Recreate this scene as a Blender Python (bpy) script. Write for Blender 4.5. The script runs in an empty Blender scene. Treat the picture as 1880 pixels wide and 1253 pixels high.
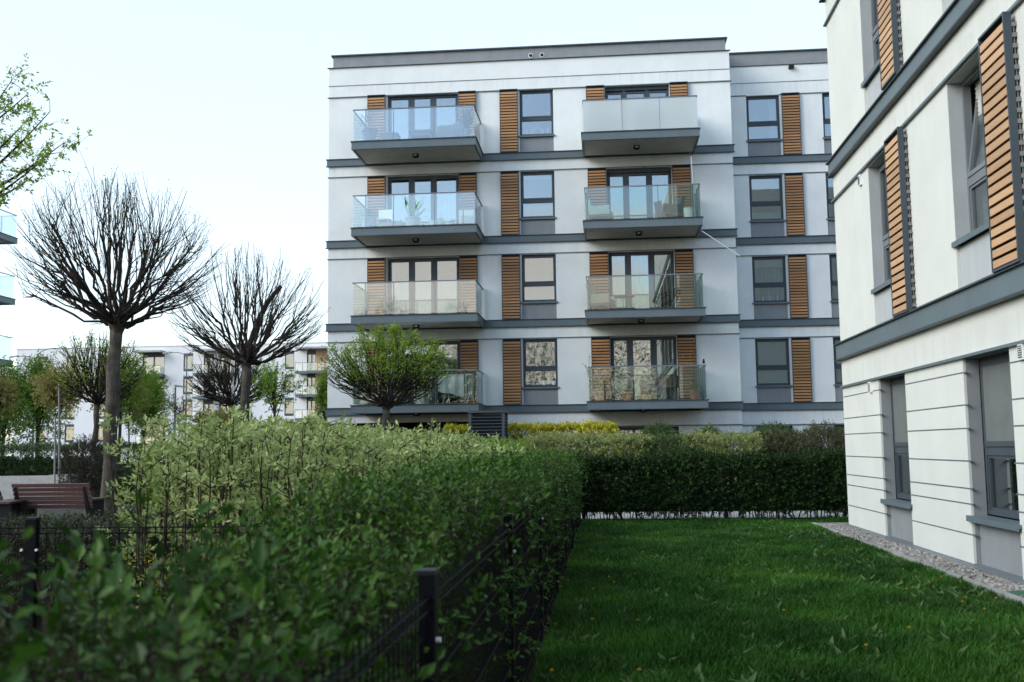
import bpy, math, random
import numpy as np
from mathutils import Vector, Matrix

R = math.radians
sc = bpy.context.scene
COL = sc.collection

# ------------------------------------------------------------------ camera
EYE = 1.30
FPX, PITCH, ROLL, YAW = 1896.12, 0.102570845, -0.0129784079, 0.0879006103
def cam_axes():
    f = Vector((-math.sin(YAW) * math.cos(PITCH), math.cos(YAW) * math.cos(PITCH), math.sin(PITCH)))
    r = Vector((math.cos(YAW), math.sin(YAW), 0))
    u = r.cross(f)
    c, s = math.cos(ROLL), math.sin(ROLL)
    return c * r + s * u, -s * r + c * u, f
cr, cu, cf = cam_axes()
cam_d = bpy.data.cameras.new("camera")
cam_d.sensor_width = 36.0
cam_d.lens = 36.0 * FPX / 1880.0
cam_d.clip_start, cam_d.clip_end = 0.05, 2000
cam_d.dof.use_dof = True
cam_d.dof.focus_distance = 17.0
cam_d.dof.aperture_fstop = 4.2
cam = bpy.data.objects.new("camera", cam_d)
COL.objects.link(cam)
cam.matrix_world = Matrix(((cr.x, cu.x, -cf.x, 0), (cr.y, cu.y, -cf.y, 0), (cr.z, cu.z, -cf.z, EYE), (0, 0, 0, 1)))
sc.camera = cam

# ------------------------------------------------------------------ light
SUN_AZ, SUN_EL = R(-118), R(30)          # azimuth from +Y towards +X
sun_dir = Vector((math.sin(SUN_AZ) * math.cos(SUN_EL), math.cos(SUN_AZ) * math.cos(SUN_EL), math.sin(SUN_EL)))
w = bpy.data.worlds.new("World"); sc.world = w; w.use_nodes = True
nt = w.node_tree; nt.nodes.clear()
wo = nt.nodes.new("ShaderNodeOutputWorld"); bg = nt.nodes.new("ShaderNodeBackground")
sky = nt.nodes.new("ShaderNodeTexSky"); sky.sky_type = 'NISHITA'
sky.sun_disc = False; sky.sun_elevation = SUN_EL; sky.sun_rotation = SUN_AZ
sky.air_density = 1.0; sky.dust_density = 1.0; sky.ozone_density = 1.0
# thin cloud layer drifting over the sky
tc = nt.nodes.new("ShaderNodeTexCoord"); mp = nt.nodes.new("ShaderNodeMapping")
mp.inputs["Scale"].default_value = (1.6, 1.6, 4.5)
mp.inputs["Location"].default_value = (0.35, 0.2, 0.1)
nz = nt.nodes.new("ShaderNodeTexNoise"); nz.inputs["Scale"].default_value = 1.7; nz.inputs["Detail"].default_value = 6
rp = nt.nodes.new("ShaderNodeValToRGB")
rp.color_ramp.elements[0].position = 0.50; rp.color_ramp.elements[0].color = (0, 0, 0, 1)
rp.color_ramp.elements[1].position = 0.60; rp.color_ramp.elements[1].color = (.75, .75, .75, 1)
mixc = nt.nodes.new("ShaderNodeMixRGB"); mixc.inputs["Color2"].default_value = (4.3, 3.5, 2.85, 1)
nt.links.new(tc.outputs["Generated"], mp.inputs["Vector"]); nt.links.new(mp.outputs[0], nz.inputs["Vector"])
sep = nt.nodes.new("ShaderNodeSeparateXYZ"); nt.links.new(tc.outputs["Generated"], sep.inputs[0])
low = nt.nodes.new("ShaderNodeMath"); low.operation = 'MULTIPLY_ADD'; low.inputs[1].default_value = -2.2; low.inputs[2].default_value = .40
nt.links.new(sep.outputs["Z"], low.inputs[0])
addn = nt.nodes.new("ShaderNodeMath"); addn.operation = 'ADD'; nt.links.new(nz.outputs["Fac"], addn.inputs[0]); nt.links.new(low.outputs[0], addn.inputs[1])
nt.links.new(addn.outputs[0], rp.inputs[0])
msk = nt.nodes.new("ShaderNodeMapRange"); msk.inputs["From Min"].default_value = .1; msk.inputs["From Max"].default_value = -.5
nt.links.new(sep.outputs["Y"], msk.inputs["Value"])
mul = nt.nodes.new("ShaderNodeMath"); mul.operation = 'MULTIPLY'
nt.links.new(rp.outputs[0], mul.inputs[0]); nt.links.new(msk.outputs[0], mul.inputs[1]); nt.links.new(mul.outputs[0], mixc.inputs["Fac"])
# a thin high veil of cloud over the whole sky
veil = nt.nodes.new("ShaderNodeMixRGB"); veil.inputs["Color2"].default_value = (3.05, 3.38, 3.38, 1)
vm = nt.nodes.new("ShaderNodeMapRange"); vm.inputs["From Min"].default_value = -.75; vm.inputs["From Max"].default_value = .25
vm.inputs["To Min"].default_value = .10; vm.inputs["To Max"].default_value = .58
nt.links.new(sep.outputs["Y"], vm.inputs["Value"]); nt.links.new(vm.outputs[0], veil.inputs["Fac"])
nt.links.new(sky.outputs[0], veil.inputs["Color1"]); nt.links.new(veil.outputs[0], mixc.inputs["Color1"]); nt.links.new(mixc.outputs[0], bg.inputs["Color"])
bg.inputs["Strength"].default_value = 0.14
nt.links.new(bg.outputs[0], wo.inputs[0])
sd = bpy.data.lights.new("sun", 'SUN'); sd.energy = 0.9; sd.angle = R(40); sd.color = (1.0, 0.96, 0.90)
so = bpy.data.objects.new("sun", sd); COL.objects.link(so)
so.rotation_euler = sun_dir.to_track_quat('Z', 'Y').to_euler()
sc.view_settings.view_transform = 'Standard'; sc.view_settings.look = 'None'
sc.view_settings.gamma = 1.0; sc.view_settings.use_curve_mapping = False
sc.view_settings.exposure = 1.40
try:
    sc.cycles.max_bounces = 10; sc.cycles.transparent_max_bounces = 24; sc.cycles.caustics_reflective = False
    sc.cycles.caustics_refractive = False; sc.cycles.sample_clamp_indirect = 6; sc.cycles.use_denoising = True
except Exception:
    pass

# ------------------------------------------------------------------ materials
def _mat(name):
    m = bpy.data.materials.new(name); m.use_nodes = True
    n = m.node_tree; b = n.nodes["Principled BSDF"]
    return m, n, b
def noise(n, scale, detail=4, vec=None, rough=.55):
    t = n.nodes.new("ShaderNodeTexNoise"); t.inputs["Scale"].default_value = scale
    t.inputs["Detail"].default_value = detail; t.inputs["Roughness"].default_value = rough
    if vec is not None: n.links.new(vec, t.inputs["Vector"])
    return t.outputs["Fac"]
def objvec(n, sx=1, sy=1, sz=1):
    t = n.nodes.new("ShaderNodeTexCoord"); g = n.nodes.new("ShaderNodeNewGeometry")
    m = n.nodes.new("ShaderNodeMapping"); m.inputs["Scale"].default_value = (sx, sy, sz)
    n.links.new(g.outputs["Position"], m.inputs["Vector"]); n.nodes.remove(t)
    return m.outputs[0]
def ramp(n, fac, stops):
    r = n.nodes.new("ShaderNodeValToRGB"); e = r.color_ramp.elements
    while len(e) < len(stops): e.new(.5)
    for k, (p, c) in enumerate(stops):
        e[k].position = p; e[k].color = (*c, 1) if len(c) == 3 else c
    n.links.new(fac, r.inputs[0]); return r.outputs[0]
def mixrgb(n, f, a, b, mode='MIX'):
    m = n.nodes.new("ShaderNodeMixRGB"); m.blend_type = mode
    for v, i in ((f, 0), (a, 1), (b, 2)):
        if isinstance(v, (int, float)): m.inputs[i].default_value = v
        elif isinstance(v, tuple): m.inputs[i].default_value = (*v, 1)
        else: n.links.new(v, m.inputs[i])
    return m.outputs[0]
def bump(n, b, h, strength=.3, dist=.01):
    k = n.nodes.new("ShaderNodeBump"); k.inputs["Strength"].default_value = strength
    k.inputs["Distance"].default_value = dist; n.links.new(h, k.inputs["Height"])
    n.links.new(k.outputs[0], b.inputs["Normal"])
def surface(name, col, rough=.6, var=.15, scale=3, streak=0, bumps=0, bscale=60, metal=0, spec=.22, storeys=False):
    """A plain procedural surface: mottled colour, optional vertical run-off streaks and a fine grain."""
    m, n, b = _mat(name)
    lo = tuple(c * (1 - var) for c in col); hi = tuple(min(1, c * (1 + var * .6)) for c in col)
    c = ramp(n, noise(n, scale, 6, objvec(n)), [(.3, lo), (.7, hi)])
    if streak:
        s = noise(n, 1.0, 5, objvec(n, 5.5, 5.5, .22), .65)
        if storeys:
            g = n.nodes.new("ShaderNodeNewGeometry"); sp = n.nodes.new("ShaderNodeSeparateXYZ"); n.links.new(g.outputs["Position"], sp.inputs[0])
            fr = n.nodes.new("ShaderNodeMath"); fr.operation = 'MULTIPLY_ADD'; fr.inputs[1].default_value = 1 / 2.948; fr.inputs[2].default_value = -(2.463 / 2.948) + 4
            n.links.new(sp.outputs[2], fr.inputs[0]); f2 = n.nodes.new("ShaderNodeMath"); f2.operation = 'FRACT'; n.links.new(fr.outputs[0], f2.inputs[0])
            zone = ramp(n, f2.outputs[0], [(0, (.12, .12, .12)), (.74, (.14, .14, .14)), (.90, (.55, .55, .55)), (1, (1, 1, 1))])
            ml = n.nodes.new("ShaderNodeMath"); ml.operation = 'MULTIPLY'; ml.inputs[1].default_value = 1; n.links.new(zone, ml.inputs[1])
        fac = ramp(n, s, [(.46, (0, 0, 0)), (.74, (streak, streak, streak))])
        if storeys: n.links.new(fac, ml.inputs[0]); fac = ml.outputs[0]
        c = mixrgb(n, fac, c, tuple(x * .55 for x in col))
    n.links.new(c, b.inputs["Base Color"])
    b.inputs["Roughness"].default_value = rough; b.inputs["Metallic"].default_value = metal
    b.inputs["Specular IOR Level"].default_value = spec
    if bumps: bump(n, b, noise(n, bscale, 3, objvec(n)), bumps, .004)
    return m
def wood(name, c1, c2, rough=.55, axis=(1.2, 30, 30), streaky=1):
    m, n, b = _mat(name)
    f = noise(n, 2.2, 6, objvec(n, *axis), .6)
    g = n.nodes.new("ShaderNodeNewGeometry")
    c = ramp(n, f, [(.3, c1), (.7, c2)])
    c = mixrgb(n, .35, c, ramp(n, g.outputs["Random Per Island"], [(0, tuple(x * .55 for x in c1)), (1, tuple(min(1, x * 1.25) for x in c2))]))
    n.links.new(c, b.inputs["Base Color"]); b.inputs["Roughness"].default_value = rough
    bump(n, b, f, .25, .003)
    return m
def glass(name, refl=.2, tint=(.8, .88, .88), rough=0.0, grazing=.6, wav=0.0):
    m, n, b = _mat(name); n.nodes.remove(b)
    out = n.nodes["Material Output"]
    tr = n.nodes.new("ShaderNodeBsdfTransparent"); tr.inputs[0].default_value = (*tint, 1)
    gl = n.nodes.new("ShaderNodeBsdfGlossy"); gl.inputs["Roughness"].default_value = rough
    gl.inputs["Color"].default_value = (.97, .99, 1, 1)
    lw = n.nodes.new("ShaderNodeLayerWeight"); lw.inputs["Blend"].default_value = .35
    mr = n.nodes.new("ShaderNodeMapRange"); mr.inputs["To Min"].default_value = refl; mr.inputs["To Max"].default_value = max(refl, grazing)
    n.links.new(lw.outputs["Facing"], mr.inputs["Value"])
    if wav:
        k = n.nodes.new("ShaderNodeBump"); k.inputs["Strength"].default_value = wav; k.inputs["Distance"].default_value = .02
        n.links.new(noise(n, 1.3, 2, objvec(n)), k.inputs["Height"]); n.links.new(k.outputs[0], gl.inputs["Normal"])
    mx = n.nodes.new("ShaderNodeMixShader")
    n.links.new(mr.outputs[0], mx.inputs[0]); n.links.new(tr.outputs[0], mx.inputs[1]); n.links.new(gl.outputs[0], mx.inputs[2])
    n.links.new(mx.outputs[0], out.inputs[0])
    return m
def frosted(name):
    m, n, b = _mat(name)
    out = n.nodes["Material Output"]
    b.inputs["Base Color"].default_value = (.86, .93, .94, 1); b.inputs["Roughness"].default_value = .25
    tl = n.nodes.new("ShaderNodeBsdfTranslucent"); tl.inputs[0].default_value = (.7, .8, .8, 1)
    tr = n.nodes.new("ShaderNodeBsdfTransparent"); tr.inputs[0].default_value = (.85, .9, .9, 1)
    m1 = n.nodes.new("ShaderNodeMixShader"); m1.inputs[0].default_value = .4
    n.links.new(b.outputs[0], m1.inputs[1]); n.links.new(tl.outputs[0], m1.inputs[2])
    m2 = n.nodes.new("ShaderNodeMixShader"); m2.inputs[0].default_value = .36
    n.links.new(m1.outputs[0], m2.inputs[1]); n.links.new(tr.outputs[0], m2.inputs[2])
    n.links.new(m2.outputs[0], out.inputs[0]); return m
def leaf(name, cols, rough=.45, trans=.3, spec=.4, margin=None):
    """Leaf: colour differs from leaf to leaf, some light passes through."""
    m, n, b = _mat(name)
    out = n.nodes["Material Output"]
    g = n.nodes.new("ShaderNodeNewGeometry")
    k = len(cols) - 1
    c = ramp(n, g.outputs["Random Per Island"], [(i / k, cc) for i, cc in enumerate(cols)])
    c = mixrgb(n, .5, c, ramp(n, noise(n, 1.4, 3, objvec(n)), [(.3, tuple(x * .7 for x in cols[0])), (.7, tuple(x * 1.15 for x in cols[-1]))]))
    n.links.new(c, b.inputs["Base Color"]); b.inputs["Roughness"].default_value = rough
    b.inputs["Specular IOR Level"].default_value = spec
    t = n.nodes.new("ShaderNodeBsdfTranslucent"); n.links.new(c, t.inputs[0])
    mx = n.nodes.new("ShaderNodeMixShader"); mx.inputs[0].default_value = trans
    n.links.new(b.outputs[0], mx.inputs[1]); n.links.new(t.outputs[0], mx.inputs[2]); n.links.new(mx.outputs[0], out.inputs[0])
    return m

M = {}
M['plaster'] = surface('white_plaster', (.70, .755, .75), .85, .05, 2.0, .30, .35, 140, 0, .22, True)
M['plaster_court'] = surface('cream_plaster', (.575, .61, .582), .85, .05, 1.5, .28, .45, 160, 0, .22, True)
M['grey_plaster'] = surface('grey_plaster', (.235, .26, .275), .85, .08, 3, .2, .4, 160)
M['pale_grey_plaster'] = surface('pale_grey_plaster', (.40, .44, .455), .85, .06, 3, .25, .5, 160)
M['band'] = surface('slate_grey_metal', (.115, .155, .175), .42, .10, 1.2, .15)
M['flashing'] = surface('dark_metal_flashing', (.05, .065, .075), .4, .1, 3)
M['frame'] = surface('anthracite_frame', (.055, .072, .088), .4, .05, 3)
M['frame_pale'] = surface('grey_frame', (.15, .175, .19), .4, .05, 3)
M['wood'] = wood('shutter_wood', (.28, .138, .050), (.45, .245, .105))
M['wood_lit'] = wood('lit_shutter_wood', (.36, .215, .112), (.53, .345, .195), axis=(30, 1.2, 30))  # same wood as the other shutters, lighter: stronger light put into its colour
M['stripe_and_timber'] = surface('shadow_stripe_and_timber', (.20, .205, .20), .8)  # grey for the imitated shadow stripes beside shutters, and for stake and furniture legs
M['dark'] = surface('black_metal', (.012, .014, .017), .5, .1, 3)
M['soffit'] = surface('soffit_concrete', (.72, .70, .62), .9, .12, 2.5, 0, .3, 80)
M['glass'] = glass('window_glass', .22, (.66, .74, .74), 0, .5, .03)
M['glass_rail'] = glass('railing_glass', .14, (.88, .94, .935), 0.02, .5)
M['glass_clear'] = glass('clear_railing_glass', .08, (.82, .90, .87), 0.0, .5)
M['frosted'] = frosted('frosted_glass')
M['curtain'] = surface('sheer_curtain', (.72, .74, .72), .9, .05, 3)
M['grey_curtain'] = surface('grey_curtain', (.33, .40, .40), .9, .1, 3)
M['blind'] = surface('roller_blind', (.62, .64, .60), .9, .05, 3)
M['screen'] = surface('insect_screen', (.13, .15, .15), .8, .1, 5)
M['room'] = surface('room_wall', (.28, .28, .26), .9, .1, 1)
M['white_plastic'] = surface('white_plastic', (.75, .77, .77), .4, .03, 3)
M['concrete'] = surface('concrete', (.36, .37, .36), .85, .15, 6, .2, .4, 60)
M['kerb'] = surface('kerb_concrete', (.27, .28, .27), .9, .2, 9, 0, .4, 60)
M['paving'] = surface('pale_paving', (.33, .34, .335), .9, .12, 5, 0, .3, 40)
M['asphalt'] = surface('court_asphalt', (.07, .07, .068), 1, .2, 6, 0, .3, 60, 0, .05)
M['ground'] = surface('garden_soil', (.018, .016, .012), 1, .5, 5, 0, .8, 25, 0, 0)
M['turf'] = surface('turf_soil', (.006, .014, .004), 1, .4, 6, 0, .8, 40, 0, 0)
M['metal_ledge'] = surface('grey_ledge', (.14, .165, .18), .5, .12, 3, .2)
m, n, b = _mat('grey_bark'); fs = noise(n, 1, 5, objvec(n, 34, 34, 4), .6)
n.links.new(mixrgb(n, .6, ramp(n, fs, [(.36, (.022, .019, .015)), (.62, (.105, .095, .08))]), ramp(n, noise(n, 5, 4, objvec(n)), [(.35, (.04, .036, .03)), (.68, (.13, .12, .10))])), b.inputs["Base Color"])
b.inputs["Roughness"].default_value = .95; b.inputs["Specular IOR Level"].default_value = .1; bump(n, b, fs, 1.0, .02); M['bark'] = m
M['twig'] = surface('dark_twig_bark', (.035, .030, .024), .9, .3, 8)
M['stem'] = surface('brown_stem', (.040, .030, .022), .8, .3, 12)
M['bench'] = wood('stained_bench_wood', (.055, .028, .026), (.105, .055, .05), .5, (1.2, 30, 30))
M['steel'] = surface('galvanised_steel', (.30, .32, .33), .4, .1, 5, 0, 0, 60, .6)
M['fence'] = surface('anthracite_fence_paint', (.004, .005, .008), .6, .1, 8, 0, 0, 60, 0, .08)
M['terracotta'] = surface('terracotta', (.42, .19, .11), .8, .15, 9)
M['rattan'] = surface('rattan', (.16, .12, .09), .7, .3, 40)
M['cushion'] = surface('grey_cushion', (.07, .08, .09), .95, .15, 10)
M['pale_cloth'] = surface('pale_cloth', (.55, .57, .56), .95, .08, 8)
M['beige_cloth'] = surface('beige_cloth', (.45, .36, .28), .95, .12, 8)
M['planter_grey'] = surface('grey_planter', (.13, .15, .165), .6, .1, 6)
M['blue_grey'] = surface('far_wall_plaster', (.70, .74, .76), .9, .04, .5)
M['far_wood'] = wood('far_wood_panel', (.42, .27, .15), (.52, .36, .22), .7, (30, 1, 1))
M['green_lid'] = surface('green_plastic', (.03, .10, .06), .5, .1, 8)
M['yellow'] = surface('dandelion_yellow', (.62, .42, .03), .8, .1, 30)
M['stone'] = None

L_ = {}
L_['privet'] = leaf('privet_leaf', [(.009, .046, .005), (.021, .085, .008), (.060, .150, .018)], .42, .25, .2)
L_['young'] = leaf('young_privet_leaf', [(.05, .13, .015), (.09, .20, .03), (.14, .26, .05)], .4, .35, .2)
L_['hedge_dark'] = leaf('dark_hedge_leaf', [(.008, .026, .007), (.015, .045, .010), (.028, .072, .016)], .5, .2, .12)
L_['dogwood'] = leaf('variegated_leaf', [(.16, .28, .06), (.31, .43, .135), (.56, .63, .31)], .55, .35, .2)
L_['pale_shrub'] = leaf('pale_shrub_leaf', [(.17, .23, .07), (.27, .34, .11), (.40, .45, .18)], .55, .3, .3)
L_['brown_shrub'] = leaf('brownish_shrub_leaf', [(.05, .07, .03), (.085, .105, .04), (.12, .12, .06)], .6, .2, .3)
L_['green_shrub'] = leaf('green_shrub_leaf', [(.05, .10, .03), (.08, .15, .045), (.12, .19, .06)], .55, .25, .3)
L_['yellow'] = leaf('golden_hedge_leaf', [(.32, .33, .02), (.52, .50, .035), (.68, .64, .07)], .5, .35, .3)
L_['fresh'] = leaf('fresh_tree_leaf', [(.16, .27, .03), (.25, .39, .05), (.36, .50, .08)], .5, .5, .2)
L_['hornbeam'] = leaf('hornbeam_leaf', [(.11, .22, .025), (.18, .32, .04), (.26, .40, .06)], .5, .5, .2)
L_['bronze'] = leaf('bronze_leaf', [(.22, .21, .06), (.32, .30, .09), (.40, .36, .13)], .6, .45, .3)
L_['burgundy'] = leaf('burgundy_leaf', [(.018, .014, .014), (.030, .022, .018), (.03, .04, .02)], .5, .2, .3)
L_['grass'] = leaf('grass_blade', [(.008, .044, .003), (.020, .095, .007), (.060, .190, .020)], .45, .25, .16)
L_['tall_grass'] = leaf('tall_grass_blade', [(.06, .14, .015), (.09, .19, .02), (.13, .24, .03)], .5, .35, .3)
L_['weed'] = leaf('weed_leaf', [(.03, .085, .015), (.06, .13, .03), (.10, .17, .05)], .5, .25, .35)
L_['cover'] = leaf('box_leaf', [(.022, .035, .018), (.038, .055, .028), (.055, .075, .038)], .55, .2, .3)

# ------------------------------------------------------------------ mesh helpers
class MB:
    """Collects boxes, tubes, sheets and leaves; build() links them as ONE mesh object."""
    def __init__(s): s.V = []; s.Q = []; s.T = []; s.n = 0
    def add(s, V, quads=None, tris=None):
        V = np.asarray(V, dtype=np.float64).reshape(-1, 3)
        if quads is not None and len(quads): s.Q.append(np.asarray(quads, dtype=np.int64) + s.n)
        if tris is not None and len(tris): s.T.append(np.asarray(tris, dtype=np.int64) + s.n)
        s.V.append(V); s.n += len(V); return s
    BQ = [(0, 1, 3, 2), (4, 6, 7, 5), (0, 4, 5, 1), (2, 3, 7, 6), (0, 2, 6, 4), (1, 5, 7, 3)]
    def box(s, x0, x1, y0, y1, z0, z1, fn=None):
        V = [(x, y, z) for x in (x0, x1) for y in (y0, y1) for z in (z0, z1)]
        if fn: V = [fn(*v) for v in V]
        return s.add(V, MB.BQ)
    def obox(s, c, ax, ay, az, hx, hy, hz):
        c = np.array(c, float); A = [np.array(a, float) for a in (ax, ay, az)]
        V = [c + A[0] * i * hx + A[1] * j * hy + A[2] * k * hz for i in (-1, 1) for j in (-1, 1) for k in (-1, 1)]
        return s.add(V, MB.BQ)
    def quad(s, a, b, c, d): return s.add([a, b, c, d], [(0, 1, 2, 3)])
    def tube(s, P, r, k=5, cap=True):
        P = np.asarray(P, float); m = len(P); r = np.broadcast_to(np.asarray(r, float), (m,))
        T = np.gradient(P, axis=0); T /= np.linalg.norm(T, axis=1, keepdims=True) + 1e-9
        a = T.mean(0); ref = np.array([0, 0, 1.]) if abs(a[2]) < .8 * np.linalg.norm(a) else np.array([1., .1, 0])
        U = np.cross(T, ref); U /= np.linalg.norm(U, axis=1, keepdims=True) + 1e-9
        W = np.cross(T, U)
        an = np.arange(k) * 2 * math.pi / k
        ring = (U[:, None] * np.cos(an)[None, :, None] + W[:, None] * np.sin(an)[None, :, None]) * r[:, None, None] + P[:, None]
        V = ring.reshape(-1, 3)
        i = np.arange(m - 1)[:, None] * k; j = np.arange(k)[None]; j2 = (j + 1) % k
        Q = np.stack([i + j, i + j2, i + k + j2, i + k + j], -1).reshape(-1, 4)
        s.add(V, Q)
        if cap:
            b = s.n - len(V)
            for base, pt in ((b, P[0]), (b + (m - 1) * k, P[-1])):
                c = s.n; s.V.append(pt.reshape(1, 3)); s.n += 1
                s.T.append(np.array([(base + q, base + (q + 1) % k, c) for q in range(k)]))
        return s
    def lathe(s, c, prof, k=12):
        c = np.array(c, float); m = len(prof)
        an = np.arange(k) * 2 * math.pi / k
        V = np.array([[c[0] + r * math.cos(t), c[1] + r * math.sin(t), c[2] + z] for r, z in prof for t in an])
        Q = [(i * k + j, i * k + (j + 1) % k, (i + 1) * k + (j + 1) % k, (i + 1) * k + j) for i in range(m - 1) for j in range(k)]
        return s.add(V, Q)
    def sheet(s, G):
        G = np.asarray(G, float); a, b = G.shape[:2]
        i = np.arange(a - 1)[:, None] * b; j = np.arange(b - 1)[None]
        return s.add(G.reshape(-1, 3), np.stack([i + j, i + j + 1, i + b + j + 1, i + b + j], -1).reshape(-1, 4))
    def leaves(s, P, D, N, L, W, fold=.18, droop=.12):
        """Folded five-point leaves at P along D, facing N."""
        P = np.asarray(P, float); D = unit(np.asarray(D, float)); N = np.asarray(N, float)
        S = unit(np.cross(D, N)); N = np.cross(S, D)
        n = len(P); L = np.broadcast_to(L, (n,))[:, None]; W = np.broadcast_to(W, (n,))[:, None]
        mid = P + D * L * .5 - N * W * fold
        tip = P + D * L - N * L * droop
        l = P + D * L * .46 + S * W * .5 + N * W * fold * .4; r = P + D * L * .46 - S * W * .5 + N * W * fold * .4
        V = np.stack([P, r, tip, l, mid], 1).reshape(-1, 3)
        b = np.arange(n)[:, None] * 5
        Q = np.concatenate([b + np.array([0, 1, 2, 4]), b + np.array([0, 4, 2, 3])])
        return s.add(V, Q)
    def build(s, name, mat, parent=None, smooth=False):
        me = bpy.data.meshes.new(name)
        V = np.concatenate(s.V); nq = sum(len(q) for q in s.Q); ntr = sum(len(t) for t in s.T)
        idx = np.concatenate([q.reshape(-1) for q in s.Q] + [t.reshape(-1) for t in s.T])
        tot = np.concatenate([np.full(nq, 4), np.full(ntr, 3)]).astype(np.int32)
        st = np.concatenate([[0], np.cumsum(tot)[:-1]]).astype(np.int32)
        if parent is not None: V = V - np.array(ROOT_LOC.get(parent.name, (0, 0, 0)))
        me.vertices.add(len(V)); me.vertices.foreach_set("co", V.astype(np.float32).ravel())
        me.loops.add(len(idx)); me.loops.foreach_set("vertex_index", idx.astype(np.int32))
        me.polygons.add(len(tot)); me.polygons.foreach_set("loop_start", st); me.polygons.foreach_set("loop_total", tot)
        me.polygons.foreach_set("use_smooth", np.full(len(tot), bool(smooth)))
        me.update(calc_edges=True)
        me.materials.append(mat)
        o = bpy.data.objects.new(name, me); COL.objects.link(o)
        if parent is not None:
            o.parent = parent; ROOT_LOC[o.name] = ROOT_LOC.get(parent.name, (0, 0, 0))
        return o
ROOT_LOC = {}
def unit(A): return A / (np.linalg.norm(A, axis=-1, keepdims=True) + 1e-9)
def thing(name, label, cat, loc=(0, 0, 0), group=None):
    o = bpy.data.objects.new(name, None); COL.objects.link(o); o.location = loc; o.empty_display_size = .2
    ROOT_LOC[o.name] = tuple(loc)
    o['label'] = label; o['category'] = cat
    if group: o['group'] = group
    return o
def tag(o, label, cat, group=None, kind=None):
    o['label'] = label; o['category'] = cat
    if group: o['group'] = group
    if kind: o['kind'] = kind
    return o
def struct(name, mb, mat):
    o = mb.build(name, mat); o['kind'] = 'structure'; return o
def copy_tree(o, parent=None):
    c = o.copy(); COL.objects.link(c)
    if parent: c.parent = parent
    for ch in o.children: copy_tree(ch, c)
    return c
def rng(seed): return np.random.default_rng(seed)

# ------------------------------------------------------------------ ground
g = MB().box(-400, 300, -200, 600, -.5, 0); struct('ground', g, M['ground'])
LX0, LX1, LY1 = -.42, 3.20, 18.02
g = MB().quad((LX0, -6, .004), (LX1, -6, .004), (LX1, LY1, .004), (LX0, LY1, .004)); g.quad((LX1, 16.9, .004), (9, 16.9, .004), (9, LY1, .004), (LX1, LY1, .004))
struct('lawn', g, M['turf'])
g = MB().box(-1.3, 9, 18.32, 20.2, 0, .035); struct('path', g, M['paving'])
g = MB().box(-30, -8, 17.5, 25, 0, .02); struct('paved_court', g, M['asphalt'])

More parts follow.
